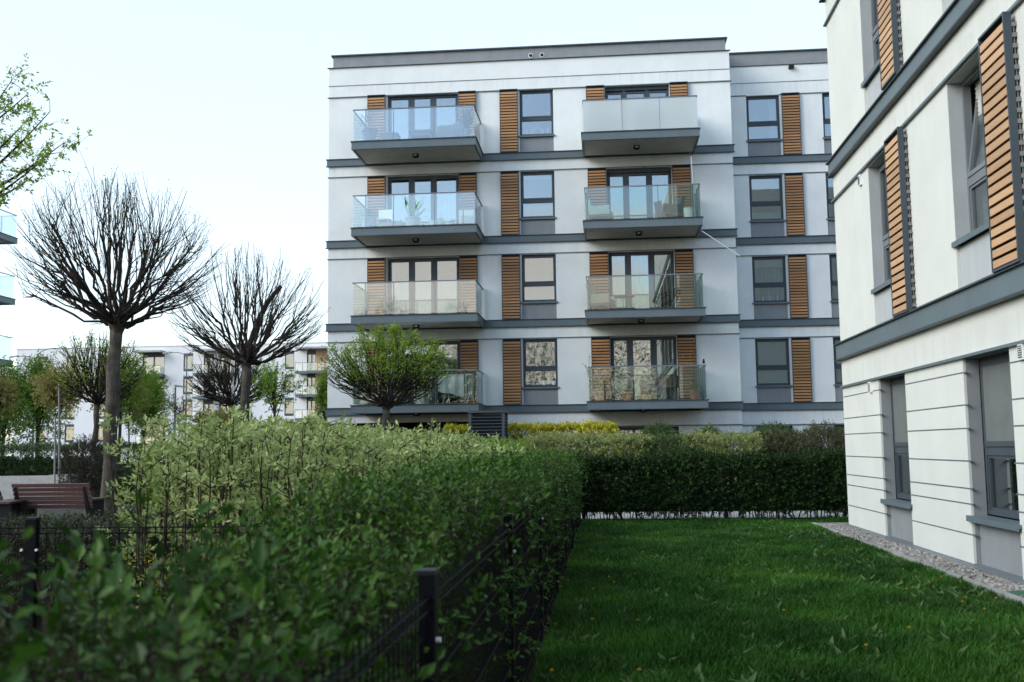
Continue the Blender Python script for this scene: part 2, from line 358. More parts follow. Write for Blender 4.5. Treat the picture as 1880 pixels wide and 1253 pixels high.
# ------------------------------------------------------------------ facade kit
class Fac:
    """A facade: u runs along it, d goes into the building, z is up."""
    def __init__(s, fn, root): s.fn = fn; s.root = root
    def box(s, mb, u0, u1, d0, d1, z0, z1): return mb.box(u0, u1, d0, d1, z0, z1, s.fn)
    def wall_mb(s, mb, u0, u1, z0, z1, holes, d=0., depth=.2):
        us = sorted({u0, u1, *[h[0] for h in holes], *[h[1] for h in holes]}); zs = sorted({z0, z1, *[h[2] for h in holes], *[h[3] for h in holes]})
        for a, b in zip(us, us[1:]):
            for c, e in zip(zs, zs[1:]):
                mu, mz = (a + b) / 2, (c + e) / 2
                if any(h[0] < mu < h[1] and h[2] < mz < h[3] for h in holes): continue
                mb.quad(s.fn(a, d, c), s.fn(b, d, c), s.fn(b, d, e), s.fn(a, d, e))
        for a, b, c, e in [h[:4] for h in holes]:
            q = d + depth
            mb.quad(s.fn(a, d, c), s.fn(a, q, c), s.fn(a, q, e), s.fn(a, d, e)); mb.quad(s.fn(b, d, c), s.fn(b, q, c), s.fn(b, q, e), s.fn(b, d, e))
            mb.quad(s.fn(a, d, e), s.fn(b, d, e), s.fn(b, q, e), s.fn(a, q, e)); mb.quad(s.fn(a, d, c), s.fn(b, d, c), s.fn(b, q, c), s.fn(a, q, c))
        return mb
    def room(s, par, u0, u1, z0, z1, d0, d1=3.2):
        mb = MB(); f = s.fn; a, b = u0 - .12, u1 + .12
        mb.quad(f(a, d1, z0), f(b, d1, z0), f(b, d1, z1), f(a, d1, z1))
        mb.quad(f(a, d0, z0), f(a, d1, z0), f(a, d1, z1), f(a, d0, z1)); mb.quad(f(b, d0, z0), f(b, d1, z0), f(b, d1, z1), f(b, d0, z1))
        mb.quad(f(a, d0, z0), f(b, d0, z0), f(b, d1, z0), f(a, d1, z0)); mb.quad(f(a, d0, z1), f(b, d0, z1), f(b, d1, z1), f(a, d1, z1))
        mb.build('room', M['room'], par)
    def drape(s, par, u0, u1, z0, z1, d, mat='curtain', waves=7, amp=.03, seed=0, gather=0.):
        r = rng(seed); n = 60; u = np.linspace(0, 1, n)
        ph = r.uniform(0, 6.3); G = []
        for k in range(7):
            t = k / 6; uu = u0 + (u1 - u0) * (u if not gather else u * (1 - gather * math.sin(math.pi * t) * .5))
            dd = d + amp * np.sin(u * waves * 6.283 + ph + .5 * np.sin(t * 2 + u * 5)) * (.6 + .4 * t)
            G.append([s.fn(a, b, z1 + (z0 - z1) * t) for a, b in zip(uu, dd)])
        MB().sheet(G).build('curtain', M[mat], par, True)
    def slat_blind(s, par, u0, u1, z0, z1, d, mat='blind'):
        mb = MB(); z = z1
        while z > z0 + .03:
            mb.quad(s.fn(u0, d, z), s.fn(u1, d, z), s.fn(u1, d + .012, z - .045), s.fn(u0, d + .012, z - .045)); z -= .05
        mb.build('blind', M[mat], par)
    def frame_mb(s, mb, u0, u1, z0, z1, d0, d1, t):
        s.box(mb, u0, u0 + t, d0, d1, z0, z1); s.box(mb, u1 - t, u1, d0, d1, z0, z1)
        s.box(mb, u0 + t, u1 - t, d0, d1, z0, z0 + t); s.box(mb, u0 + t, u1 - t, d0, d1, z1 - t, z1)
    def pane(s, par, u0, u1, z0, z1, d, mat='glass'):
        s.box(MB(), u0, u1, d, d + .012, z0, z1).build('pane', M[mat], par)
    def window(s, u0, u1, zs, zt, zh, inside=(), d=.12, z_room=None, label=None, tilt=False, frame='frame', sill_proud=.05, screen=False):
        """Tall window: opening sash above a fixed light, sill below."""
        mb = MB(); t = .055
        s.frame_mb(mb, u0, u1, zs, zh, d, d + .08, .045)
        s.box(mb, u0 + .045, u1 - .045, d, d + .08, zt - .045, zt + .045)
        if not tilt: s.frame_mb(mb, u0 + .045, u1 - .045, zt + .045, zh - .045, d - .015, d + .06, t)
        s.frame_mb(mb, u0 + .047, u1 - .047, zs + .045, zt - .047, d + .012, d + .06, .028)
        o = mb.build('window', M[frame], s.root)
        if label: o['label'] = label
        if tilt:
            sash = MB(); hinge = zt + .05; ang = R(9); old = s.fn
            def fn(u, dd, z):
                rel = z - hinge; q = dd - d
                return old(u, d + q * math.cos(ang) + rel * math.sin(ang), hinge + rel * math.cos(ang) - q * math.sin(ang))
            s.fn = fn
            s.frame_mb(sash, u0 + .047, u1 - .047, zt + .05, zh - .05, d - .01, d + .055, t)
            so_ = sash.build('tilted_sash', M[frame], o)
            s.pane(o, u0 + .1, u1 - .1, zt + .1, zh - .1, d + .02); s.fn = old
        else:
            s.pane(o, u0 + .045 + t, u1 - .045 - t, zt + .045 + t, zh - .045 - t, d + .02)
        s.pane(o, u0 + .07, u1 - .07, zs + .07, zt - .07, d + .035)
        if screen: s.box(MB(), u0 + .1, u1 - .1, d - .012, d - .009, zt + .1, zh - .1).build('insect_screen', M['screen'], o)
        sl = MB(); s.box(sl, u0 - .05, u1 + .05, -sill_proud, d, zs - .05, zs - .015); s.box(sl, u0 - .05, u1 + .05, -sill_proud, -sill_proud + .015, zs - .075, zs - .05)
        sl.build('sill', M['band'], o)
        for it in inside:
            k = it[0]
            if k == 'curtain': s.drape(o, u0 + (u1 - u0) * it[1], u0 + (u1 - u0) * it[2], zs + .05, zh - .05, d + .22, it[3] if len(it) > 3 else 'curtain', it[4] if len(it) > 4 else 5, .025, int(abs(u0 * 100 + zs * 7)), it[5] if len(it) > 5 else 0)
            if k == 'blind': s.slat_blind(o, u0 + .06, u1 - .06, zs + (zh - zs) * it[1], zh - .03, d + .12)
            if k == 'roller': s.box(MB(), u0 + .07, u1 - .07, d + .11, d + .115, zs + (zh - zs) * it[1], zs + (zh - zs) * it[2]).build('roller_blind', M['blind'], o)
        s.room(o, u0, u1, zs - .02, zh + .02, d + .085)
        return o
    def door(s, u0, u1, z0, zh, mull, inside=(), d=.14, header=0, frame='frame'):
        mb = MB(); s.frame_mb(mb, u0, u1, z0, zh, d, d + .08, .05)
        edges = [u0 + .05, *mull, u1 - .05]
        for m_ in mull: s.box(mb, m_ - .045, m_ + .045, d - .01, d + .075, z0 + .05, zh - .05)
        if header: s.box(mb, u0 + .05, u1 - .05, d - .03, d + .05, zh - header, zh - .05)
        o = mb.build('balcony_door', M[frame], s.root)
        for i, (a, b) in enumerate(zip(edges, edges[1:])):
            a2 = a + (.045 if i else 0) + .002; b2 = b - (.045 if i < len(edges) - 2 else 0) - .002
            lf = MB(); s.frame_mb(lf, a2, b2, z0 + .052, zh - .052 - header, d - .018, d + .06, .06)
            lo = lf.build('door_leaf', M[frame], o)
            s.pane(o, a2 + .06, b2 - .06, z0 + .112, zh - .112 - header, d + .02)
        for it in inside:
            if it[0] == 'curtain': s.drape(o, it[1], it[2], z0 + .06, zh - .06, d + .25, it[3], it[4], .03, int(abs(it[1] * 91 + z0 * 13)), it[5] if len(it) > 5 else 0)
            if it[0] == 'blind': s.slat_blind(o, it[1], it[2], it[3], zh - .06, d + .12)
            if it[0] == 'roller': s.box(MB(), it[1], it[2], d + .11, d + .115, it[3], zh - .06).build('roller_blind', M['blind'], o)
        s.room(o, u0, u1, z0, zh + .02, d + .085)
        return o
    def shutter(s, u0, u1, z0, z1, mat='wood', d=-.115, pitch=.103, slat=.066, thick=.07):
        fr = MB(); t = .022
        s.box(fr, u0, u0 + t, d, d + thick, z0, z1); s.box(fr, u1 - t, u1, d, d + thick, z0, z1)
        s.box(fr, u0 + t, u1 - t, d, d + thick, z0, z0 + t); s.box(fr, u0 + t, u1 - t, d, d + thick, z1 - t, z1)
        o = fr.build('shutter', M['frame'], s.root)
        s.box(MB(), u0 + t, u1 - t, d + thick - .012, d + thick - .004, z0 + t, z1 - t).build('gap_shade_sheet', M['dark'], o)  # black sheet added so the slat gaps show dark shade
        mb = MB(); z = z0 + t + .012; rr = rng(int(abs(u0 * 37 + z0 * 11)))
        while z + slat < z1 - t:
            s.box(mb, u0 + t + .001, u1 - t - .001, d + .004 + rr.uniform(0, .003), d + .026, z, z + slat); z += pitch
        mb.build('slats', M[mat], o)
        return o
    def band(s, u0, u1, z0, z1, proud=.05, name='floor_band', mat='band', ends=.05, far_end=True):
        mb = MB(); s.box(mb, u0 - ends, u1 + (ends if far_end else 0), -proud, .02, z0 + .02, z1 - .02)
        o = mb.build(name, M[mat], s.root)
        f2 = MB(); s.box(f2, u0 - ends - .03, u1 + (ends + .03 if far_end else 0), -proud - .035, .022, z1 - .02, z1)
        s.box(f2, u0 - ends - .03, u1 + (ends + .03 if far_end else 0), -proud - .025, .022, z0, z0 + .02)
        f2.build('flashing', M['flashing'], o)
        return o
    def strip(s, u0, u1, z0, z1, proud=.035, ends=.03, name='string_course', mat='band'):
        return s.box(MB(), u0 - ends, u1 + ends, -proud, .01, z0, z1).build(name, M[mat], s.root)
    def balcony(s, u0, u1, T, proj, gmat, splits, inner_posts, side_posts=(.12,), label=None, lamp=True, rail_h=1.115, fb=.275):
        mb = MB(); e = .06
        s.box(mb, u0, u1, -proj, -proj + e, T - fb, T - .018)
        s.box(mb, u0, u0 + e, -proj + e, 0, T - fb, T - .018); s.box(mb, u1 - e, u1, -proj + e, 0, T - fb, T - .018)
        o = mb.build('balcony', M['band'], s.root)
        if label: o['label'] = label
        fl = MB(); s.box(fl, u0 - .03, u1 + .03, -proj - .03, -.002, T - .018, T + .006)
        s.box(fl, u0 - .012, u1 + .012, -proj - .012, -proj - .001, T - fb - .006, T - fb + .012)
        fl.build('flashing', M['flashing'], o)
        s.box(MB(), u0 + e, u1 - e, -proj + e, -.003, T - fb + .05, T - .02).build('slab', M['soffit'], o)
        gd = -proj + .05
        pts = [u0 + .05, *splits, u1 - .05]
        for a, b in zip(pts, pts[1:]):
            s.box(MB(), a + .006, b - .006, gd, gd + .012, T + .04, T + rail_h - .035).build('glass_panel', M[gmat], o)
        for uu in (u0 + .05, u1 - .062):
            s.box(MB(), uu, uu + .012, gd + .02, -.12, T + .04, T + rail_h - .035).build('glass_panel', M[gmat], o)
        rl = MB(); s.box(rl, u0 + .035, u1 - .035, gd - .012, gd + .026, T + rail_h - .035, T + rail_h)
        s.box(rl, u0 + .035, u0 + .073, gd + .026, -.005, T + rail_h - .035, T + rail_h); s.box(rl, u1 - .073, u1 - .035, gd + .026, -.005, T + rail_h - .035, T + rail_h)
        rl.build('handrail', M['frame_pale'], o)
        for uu in splits:
            s.box(MB(), uu - .011, uu + .011, gd + .016, gd + .05, T + .006, T + rail_h - .036).build('post', M['frame_pale'], o)
        for uu in inner_posts:
            s.box(MB(), uu - .022, uu + .022, gd + .02, gd + .07, T + .006, T + rail_h - .036).build('post', M['frame_pale'], o)
        for uu in (u0 + .075, u1 - .125):
            for dd in side_posts:
                s.box(MB(), uu, uu + .05, -dd - .045, -dd, T + .006, T + rail_h - .036).build('post', M['frame_pale'], o)
        if lamp:
            um = (u0 + u1) / 2 - .1; dm = -proj * .52; z = T - fb + .05
            lb = MB(); s.box(lb, um - .1, um + .1, dm - .09, dm + .09, z - .10, z - .002); s.box(lb, um - .075, um + .075, dm - .07, dm + .07, z - .125, z - .10)
            lo = lb.build('ceiling_lamp', M['dark'], o)
            s.box(MB(), um - .055, um + .055, dm - .1, dm - .091, z - .085, z - .03).build('diffuser', M['white_plastic'], lo)
        return o
def body(root, name, mat, fn, u0, u1, dep, z0, z1, front_mb, skip_left=False):
    mb = front_mb
    mb.quad(fn(u0, 0, z0), fn(u0, dep, z0), fn(u0, dep, z1), fn(u0, 0, z1)); mb.quad(fn(u1, 0, z0), fn(u1, dep, z0), fn(u1, dep, z1), fn(u1, 0, z1))
    mb.quad(fn(u0, dep, z0), fn(u1, dep, z0), fn(u1, dep, z1), fn(u0, dep, z1)); mb.quad(fn(u0, 0, z1), fn(u1, 0, z1), fn(u1, dep, z1), fn(u0, dep, z1))
    return mb.build(name, mat, root)

# ------------------------------------------------------------------ main apartment building
D0, DW = 35.27, 36.9
main = thing('apartment_building', 'white four storey apartment building with slate bands, glass balconies and brown shutters, facing the lawn', 'building', (-2.5, D0, 0))
F = Fac(lambda u, d, z: (u, D0 + d, z), main)
UA, UB = -9.59, 4.60
TK = [2.735 + 2.948 * k for k in range(4)]
HEAD = 2.262
DL, WN, DR = (-7.46, -4.92), (-2.74, -1.55), (.27, 2.50)
holes = []
for T in TK:
    holes += [(DL[0], DL[1], T, T + HEAD), (WN[0], WN[1], T, T + HEAD), (DR[0], DR[1], T, T + HEAD)]
holes += [(-8.7, -3.55, 0.02, 2.2), (.25, 2.5, .4, 1.93)]
mb = F.wall_mb(MB(), UA, UB, 0, 14.93, holes, 0, .2)
body(main, 'wall', M['plaster'], F.fn, UA, UB, 13, 0, 14.93, mb)
# parapet set back above a thin ledge
mb = MB(); F.box(mb, UA + .12, UB - .10, .12, 12.8, 14.95, 15.41); par = mb.build('parapet', M['grey_plaster'], main)
mb = MB(); F.box(mb, UA + .06, UB - .03, .05, 12.9, 15.41, 15.46); mb.build('coping', M['flashing'], par)
F.strip(UA, UB, 14.93, 14.955, .05, .05, 'ledge', 'flashing')
for x in (-2.32, -1.92):
    c = Vector(F.fn(x, .112, 15.13)); mb = MB(); an = np.linspace(0, 6.283, 17)
    mb.tube([(c.x, c.y - .012, c.z), (c.x, c.y + .02, c.z)], .085, 16); v = mb.build('wall_vent', M['white_plastic'], par)
    MB().tube([(c.x, c.y - .02, c.z), (c.x, c.y - .013, c.z)], .062, 16).build('vent_grille', M['dark'], v)
F.strip(UA, UB, 14.268, 14.29, .012, .012, 'groove', 'band'); F.strip(UA, UB, 13.83, 13.862, .04, .04)
for k, T in enumerate(TK):
    F.band(UA, UB, T - .272, T)
    if k: F.strip(UA, UB, T - .67, T - .64, .03, .03)
F.strip(UA, UB, 1.94, 1.98, .03, .03)
F.strip(UA, UB, 1.66, 1.675, .008, .008, 'groove', 'band')
win_in = [[('curtain', .55, .95, 'grey_curtain', 5), ('curtain', .05, .5, 'curtain', 4)], [('roller', .0, .04), ('curtain', .05, .95, 'grey_curtain', 4)], [('roller', .86, .98), ('roller', .0, .30)], []]
for k, T in enumerate(TK):
    h = T + HEAD
    o = F.window(WN[0], WN[1], T + .62, T + 1.235, h, win_in[k])
    F.box(MB(), WN[0] + .002, WN[1] - .002, .035, .19, T + .002, T + .55).build('spandrel', M['grey_plaster'], main)
    for a, b in ((-8.16, -7.52), (-4.90, -4.27), (-3.43, -2.79), (-.39, .26), (2.515, 3.145)):
        F.shutter(a, b, T + .012, h + .02)
dl_in = {0: [('roller', -5.7, -5.0, TK[0] + .3)], 1: [('curtain', -6.6, -5.95, 'curtain', 5), ('curtain', -7.3, -6.8, 'grey_curtain', 4)],
         2: [('curtain', -5.55, -5.0, 'curtain', 5), ('roller', -6.6, -5.9, TK[2] + 2.0), ('roller', -5.8, -5.0, TK[2] + 2.0)], 3: []}
dr_in = {0: [('curtain', 1.85, 2.42, 'curtain', 6, .35), ('roller', .33, .83, TK[0] + .2)], 1: [('curtain', 2.05, 2.45, 'grey_curtain', 6), ('curtain', .35, 2.0, 'curtain', 10)],
         2: [('blind', .33, 2.44, TK[2] + .15)], 3: []}
for k, T in enumerate(TK):
    h = T + HEAD
    F.door(DL[0], DL[1], T + .01, h, (-6.62, -5.83), dl_in[k], header=.0)
    F.door(DR[0], DR[1], T + .01, h, (.93, 1.73), dr_in[k], header=.14 if k in (2, 3) else 0)
lab_l = ['bottom left balcony of the main block, behind the round tree', 'second balcony up on the left, bare', 'third balcony up on the left, with potted flowers', 'top left balcony with covered furniture']
lab_r = ['bottom right balcony with terracotta pots', 'second balcony up on the right, with a wire chair', 'third balcony up on the right, with a white pole', 'top right balcony with frosted glass']
for k, T in enumerate(TK):
    F.balcony(-8.25, -4.05, T, 2.07, 'glass_rail' if k else 'glass_clear', (-6.83, -5.45), (-7.78, -4.5), (.12,), lab_l[k])
    F.balcony(-.53, 3.30, T, 2.07, ('glass_clear', 'glass_clear', 'glass_clear', 'frosted')[k], ((.8, 2.03) if k == 3 else (1.9,)) if k != 1 else (.78,), (-.40, 3.02) if k < 3 else (), (.12, .75, 1.4) if k < 3 else (.12,), lab_r[k])
# ground floor: open garage bay on the left, dark window on the right
mb = MB(); f = F.fn
mb.quad(f(-8.9, 9, 0), f(-3.3, 9, 0), f(-3.3, 9, 2.4), f(-8.9, 9, 2.4)); mb.quad(f(-8.9, .21, 0), f(-8.9, 9, 0), f(-8.9, 9, 2.4), f(-8.9, .21, 2.4))
mb.quad(f(-3.3, .21, 0), f(-3.3, 9, 0), f(-3.3, 9, 2.4), f(-3.3, .21, 2.4)); mb.quad(f(-8.9, .21, 2.3), f(-3.3, .21, 2.3), f(-3.3, 9, 2.3), f(-8.9, 9, 2.3))
mb.build('garage_bay', M['flashing'], main)
F.door(.25, 2.5, .4, 1.93, (1.35,), [])
# recessed wing on the right
G = Fac(lambda u, d, z: (u, DW + d, z), main)
WA, WB = 4.55, 20.0
W1, W2 = (5.36, 6.54), (8.05, 9.25)
holes = []
for T in TK: holes += [(W1[0], W1[1], T, T + HEAD), (W2[0], W2[1], T, T + HEAD)]
holes += [(5.3, 6.55, .6, 1.93), (7.95, 9.2, .6, 1.93)]
body(main, 'wing_wall', M['plaster'], G.fn, WA, WB, 11, 0, 14.93, G.wall_mb(MB(), WA, WB, 0, 14.93, holes, 0, .2))
mb = MB(); G.box(mb, WA, WB, .03, 10.8, 14.95, 15.43); par = mb.build('wing_parapet', M['grey_plaster'], main)
mb = MB(); G.box(mb, WA, WB + .04, -.03, 10.9, 15.43, 15.48); mb.build('coping', M['flashing'], par)
G.strip(WA, WB, 14.93, 14.955, .03, 0, 'ledge', 'flashing'); G.strip(WA, WB, 14.30, 14.322, .01, 0, 'groove', 'band')
for (a, b) in ((WA, W1[0]), (W1[1], WB)): G.strip(a, b, 13.83, 13.86, .03, 0)
for k, T in enumerate(TK):
    G.band(WA, WB, T - .272, T, .05, 'floor_band', 'band', 0, False)
    if k: G.strip(WA, WB, T - .67, T - .64, .03, 0)
G.strip(WA, WB, 1.94, 1.98, .03, 0); G.strip(WA, WB, 1.66, 1.675, .008, 0, 'groove', 'band')
w1_in = [[('roller', .02, .99)], [('curtain', .03, .97, 'grey_curtain', 9), ('roller', .78, .99)], [('roller', .0, .2)], [('curtain', .72, .98, 'curtain', 4)]]
w2_in = [[('curtain', .1, .5, 'curtain', 4)], [('curtain', .05, .95, 'grey_curtain', 8)], [], [('curtain', .05, .5, 'curtain', 4)]]
for k, T in enumerate(TK):
    h = T + HEAD
    for (a, b), ins in ((W1, w1_in[k]), (W2, w2_in[k])):
        G.window(a, b, T + .62, T + 1.235, h, ins)
        G.box(MB(), a + .002, b - .002, .035, .19, T + .002, T + .55).build('spandrel', M['grey_plaster'], main)
    G.shutter(6.60, 7.24, T + .012, h + .02); G.shutter(9.32, 9.96, T + .012, h + .02)
G.door(5.3, 6.55, .6, 1.93, (), []); G.door(7.95, 9.2, .6, 1.93, (), [])
c = G.fn(7.0, -.0, 14.83)
mb = MB().box(c[0] - .09, c[0] + .09, c[1] - .14, c[1], c[2] - .06, c[2] + .05); mb.build('wall_lamp', M['dark'], main)
for x, y, z1 in ((.35, 40, 17.15), (6.85, 42, 17.5)):
    MB().tube([(x, y, 15.3), (x, y, z1)], .008, 4).build('lightning_rod', M['steel'], main)

# ------------------------------------------------------------------ court-side building on the right
X0, YC = 3.771, 16.75
side = thing('apartment_building', 'cream rendered building close on the right, seen at an angle with large slatted shutters', 'building', (X0, 10, 0))
S = Fac(lambda u, d, z: (X0 + d, u, z), side)
SN = [(13.34, 14.60), (9.96, 11.22), (6.60, 7.86), (3.24, 4.50)]
ST = [2.87, 5.82, 8.78, 11.73]
Y0 = -8.0
holes = []
for a, b in SN:
    holes += [(a, b, ST[0] - .05, 5.15), (a, b, ST[1] - .03, 8.10), (a, b, ST[2], 11.05)]
mb = S.wall_mb(MB(), Y0, YC, 2.6, 15.4, holes, 0, .16)
f = S.fn
mb.quad(f(YC, 0, 0), f(YC, 13, 0), f(YC, 13, 15.4), f(YC, 0, 15.4)); mb.quad(f(Y0, 0, 0), f(Y0, 13, 0), f(Y0, 13, 15.4), f(Y0, 0, 15.4))
mb.quad(f(Y0, 0, 15.4), f(YC, 0, 15.4), f(YC, 13, 15.4), f(Y0, 13, 15.4)); mb.quad(f(Y0, 13, 0), f(YC, 13, 0), f(YC, 13, 15.4), f(Y0, 13, 15.4))
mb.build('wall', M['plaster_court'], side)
mb = S.wall_mb(MB(), Y0, YC - .002, 2.19, 2.6, [], .0, .1); mb.build('frieze', M['plaster_court'], side)
gh = [(a, b, .03, 2.165) for a, b in SN]
mb = S.wall_mb(MB(), Y0, YC - .004, 0, 2.19, gh, .03, .13); mb.build('ground_wall', M['grey_plaster'], side)
# rendered blocks with shadow grooves between the ground-floor windows
gz = [.04, .335, .65, .81, 1.095, 1.435, 1.68, 2.02, 2.165]
seg = [(YC, SN[0][1])] + [(SN[i][0], SN[i + 1][1]) for i in range(3)] + [(SN[3][0], Y0)]
for b, a in seg:
    mb = MB()
    for z0, z1 in zip(gz, gz[1:]):
        S.box(mb, a, b, 0, .028, z0 + (.008 if z0 > .1 else 0), z1 - (.008 if z1 < 2.1 else 0))
    pier = mb.build('pier_cladding', M['plaster_court'], side)
    mb = MB()
    for z in gz[1:-1]:
        S.box(mb, a - (.05 if a > Y0 else 0), b + .05, .003, .032, z - .0072, z + .0072)
    mb.build('groove', M['band'], pier)
S.strip(Y0, YC, 2.165, 2.195, .04, .03)
for T, z0 in ((2.87, 2.60), (5.82, 5.58), (8.78, 8.55), (11.73, 11.5)): S.band(Y0, YC, z0, T, .06)
for z in (5.165, 8.12, 11.07): S.strip(Y0, YC, z, z + .03, .04, .04)
mb = MB(); S.box(mb, Y0, YC + .03, -.11, .05, 0, .035); mb.build('plinth_ledge', M['metal_ledge'], side)
for i, (a, b) in enumerate(SN):
    if i < 3:
        S.window(a, b, .55, 1.20, 2.165, [('curtain', .1, .6, 'grey_curtain', 4)] if i == 1 else [('curtain', .2, .9, 'grey_curtain', 5)], d=.17, frame='frame', screen=True, sill_proud=.04)
        S.box(MB(), a + .002, b - .002, .075, .16, .036, .5).build('spandrel', M['grey_plaster'], side)
    for k, (T, h) in enumerate(((ST[0] - .03, 5.15), (ST[1] - .02, 8.10), (ST[2], 11.05))):
        if i == 3 and k < 2: continue
        if k < 2:
            S.window(a, b, T + .59, T + 1.2, h, [('blind', .02)] if i == 1 else [('curtain', .0, .5, 'curtain', 4)], d=.15, tilt=(k == 0 and i == 1), frame='frame_pale', sill_proud=.03)
            rv = MB()
            S.box(MB(), a + .002, b - .002, .035, .145, T + .002, T + .52).build('spandrel', M['pale_grey_plaster'], side)
        sh = S.shutter(a - .64, a - .01, T + .03, h + .0, 'wood_lit', -.115, .0995, .070, .07)
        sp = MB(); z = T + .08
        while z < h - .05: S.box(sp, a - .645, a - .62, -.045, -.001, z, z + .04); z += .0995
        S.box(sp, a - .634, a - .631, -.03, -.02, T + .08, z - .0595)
        sp.build('shadow_stripe_blocks', M['stripe_and_timber'], sh)  # blocks added to imitate the striped shadow of the slats on the wall
for y, z in ((14.98, 2.08), (14.99, 5.07), (9.62, 2.1)):
    mb = MB(); S.box(mb, y - .055, y + .055, -.035, 0, z - .075, z + .075); v = mb.build('wall_vent', M['white_plastic'], side)
    gl = MB()
    for q in range(6): S.box(gl, y - .042, y + .042, -.042, -.0352, z - .058 + q * .02, z - .048 + q * .02)
    gl.build('vent_slots', M['planter_grey'], v)
# reveals of the upper niches are pale grey render
for a, b in SN[:3]:
    for z0, z1 in ((ST[0] + .5, 5.145), (ST[1] + .5, 8.095)):
        S.box(MB(), b - .004, b - .001, .003, .15, z0, z1).build('niche_reveal', M['pale_grey_plaster'], side)

# gravel strip, kerb and lid along the wall
g = MB().box(3.275, 3.66, -6, 16.8, 0, .012); struct('gravel_bed', g, M['kerb'])
g = MB()
y = -6.0
while y < 16.6: g.box(3.195, 3.272, y, min(y + .99, 16.86), 0, .062); y += 1.0
g.box(3.2725, 3.95, 16.80, 16.86, 0, .055); struct('kerb', g, M['kerb'])
m, n, b = _mat('gravel_stone'); gg = n.nodes.new("ShaderNodeNewGeometry")
n.links.new(ramp(n, gg.outputs["Random Per Island"], [(0, (.09, .09, .085)), (.45, (.20, .20, .19)), (.8, (.32, .31, .295)), (1, (.22, .175, .14))]), b.inputs["Base Color"]); b.inputs["Roughness"].default_value = .8
M['stone'] = m
def stones(n_, x0, x1, y0, y1, z, s0, s1, seed):
    r = rng(seed); t = (1 + 5 ** .5) / 2
    base = unit(np.array([(-1, t, 0), (1, t, 0), (-1, -t, 0), (1, -t, 0), (0, -1, t), (0, 1, t), (0, -1, -t), (0, 1, -t), (t, 0, -1), (t, 0, 1), (-t, 0, -1), (-t, 0, 1)], float))
    tr = np.array([(0, 11, 5), (0, 5, 1), (0, 1, 7), (0, 7, 10), (0, 10, 11), (1, 5, 9), (5, 11, 4), (11, 10, 2), (10, 7, 6), (7, 1, 8), (3, 9, 4), (3, 4, 2), (3, 2, 6), (3, 6, 8), (3, 8, 9), (4, 9, 5), (2, 4, 11), (6, 2, 10), (8, 6, 7), (9, 8, 1)])
    P = np.stack([r.uniform(x0, x1, n_), r.uniform(y0, y1, n_), z + r.uniform(0, .02, n_)], 1)
    sc_ = r.uniform(s0, s1, (n_, 1, 1)) * r.uniform(.65, 1.25, (n_, 1, 3)) * np.array([1, 1, .7])
    V = base[None] * (1 + r.normal(0, .1, (n_, 12, 1))) * sc_
    a = r.uniform(0, 6.283, n_); c_, s_ = np.cos(a)[:, None], np.sin(a)[:, None]
    V = np.stack([V[..., 0] * c_ - V[..., 1] * s_, V[..., 0] * s_ + V[..., 1] * c_, V[..., 2]], -1) + P[:, None]
    T = tr[None] + (np.arange(n_) * 12)[:, None, None]
    return MB().add(V.reshape(-1, 3), None, T.reshape(-1, 3))
o = stones(9500, 3.285, 3.655, 6.5, 16.79, .012, .012, .026, 5).build('gravel', M['stone'], None, True); o['kind'] = 'stuff'; o['label'] = 'pale gravel strip between the lawn kerb and the wall'
t = thing('valve_cover', 'round green plastic cover set in the gravel by the wall', 'cover', (3.47, 9.05, .03))
MB().lathe((3.47, 9.05, .03), [(.16, -.02), (.16, .012), (.15, .02), (.02, .024), (0.0, .024)], 20).build('lid', M['green_lid'], t)
MB().lathe((3.47, 9.05, .03), [(.175, -.02), (.175, .008), (.163, .008)], 20).build('rim', M['dark'], t)

# ------------------------------------------------------------------ planting kit
def at(px, py, Y):
    """World point on the plane y = Y seen at a place in the photograph (used to take positions off the picture)."""
    d = cf + cr * ((px - 940) / FPX) - cu * ((py - 626.5) / FPX)
    k = Y / d.y
    return Vector((d.x * k, Y, EYE + d.z * k))
def sticks(mb, A, B, r0, r1, k=3):
    A = np.asarray(A, float); B = np.asarray(B, float); n = len(A)
    if not n: return
    T = unit(B - A); U = unit(np.cross(T, np.array([.31, .17, .93]))); Wv = np.cross(T, U)
    an = np.arange(k) * 2 * math.pi / k
    ring = U[:, None] * np.cos(an)[None, :, None] + Wv[:, None] * np.sin(an)[None, :, None]
    r0 = np.broadcast_to(r0, (n,))[:, None, None]; r1 = np.broadcast_to(r1, (n,))[:, None, None]
    V = np.concatenate([A[:, None] + ring * r0, B[:, None] + ring * r1], 1).reshape(-1, 3)
    j = np.arange(k); j2 = (j + 1) % k
    Q = (np.stack([j, j2, j2 + k, j + k], 1)[None] + (np.arange(n) * 2 * k)[:, None, None]).reshape(-1, 4)
    mb.add(V, Q)
def wobble(P, s=1.0, seed=0):
    x, y, z = P[..., 0] * s, P[..., 1] * s, P[..., 2] * s
    return (np.sin(x * 2.1 + seed) * np.sin(y * 1.7 + seed * 2.3) + .6 * np.sin(x * 4.3 + y * 3.1 + z * 3.7 + seed) + .4 * np.sin(x * 9.1 - y * 7.7 + z * 8.3 + seed * 1.7)) / 2
def rvec(r, n): return unit(r.normal(size=(n, 3)))
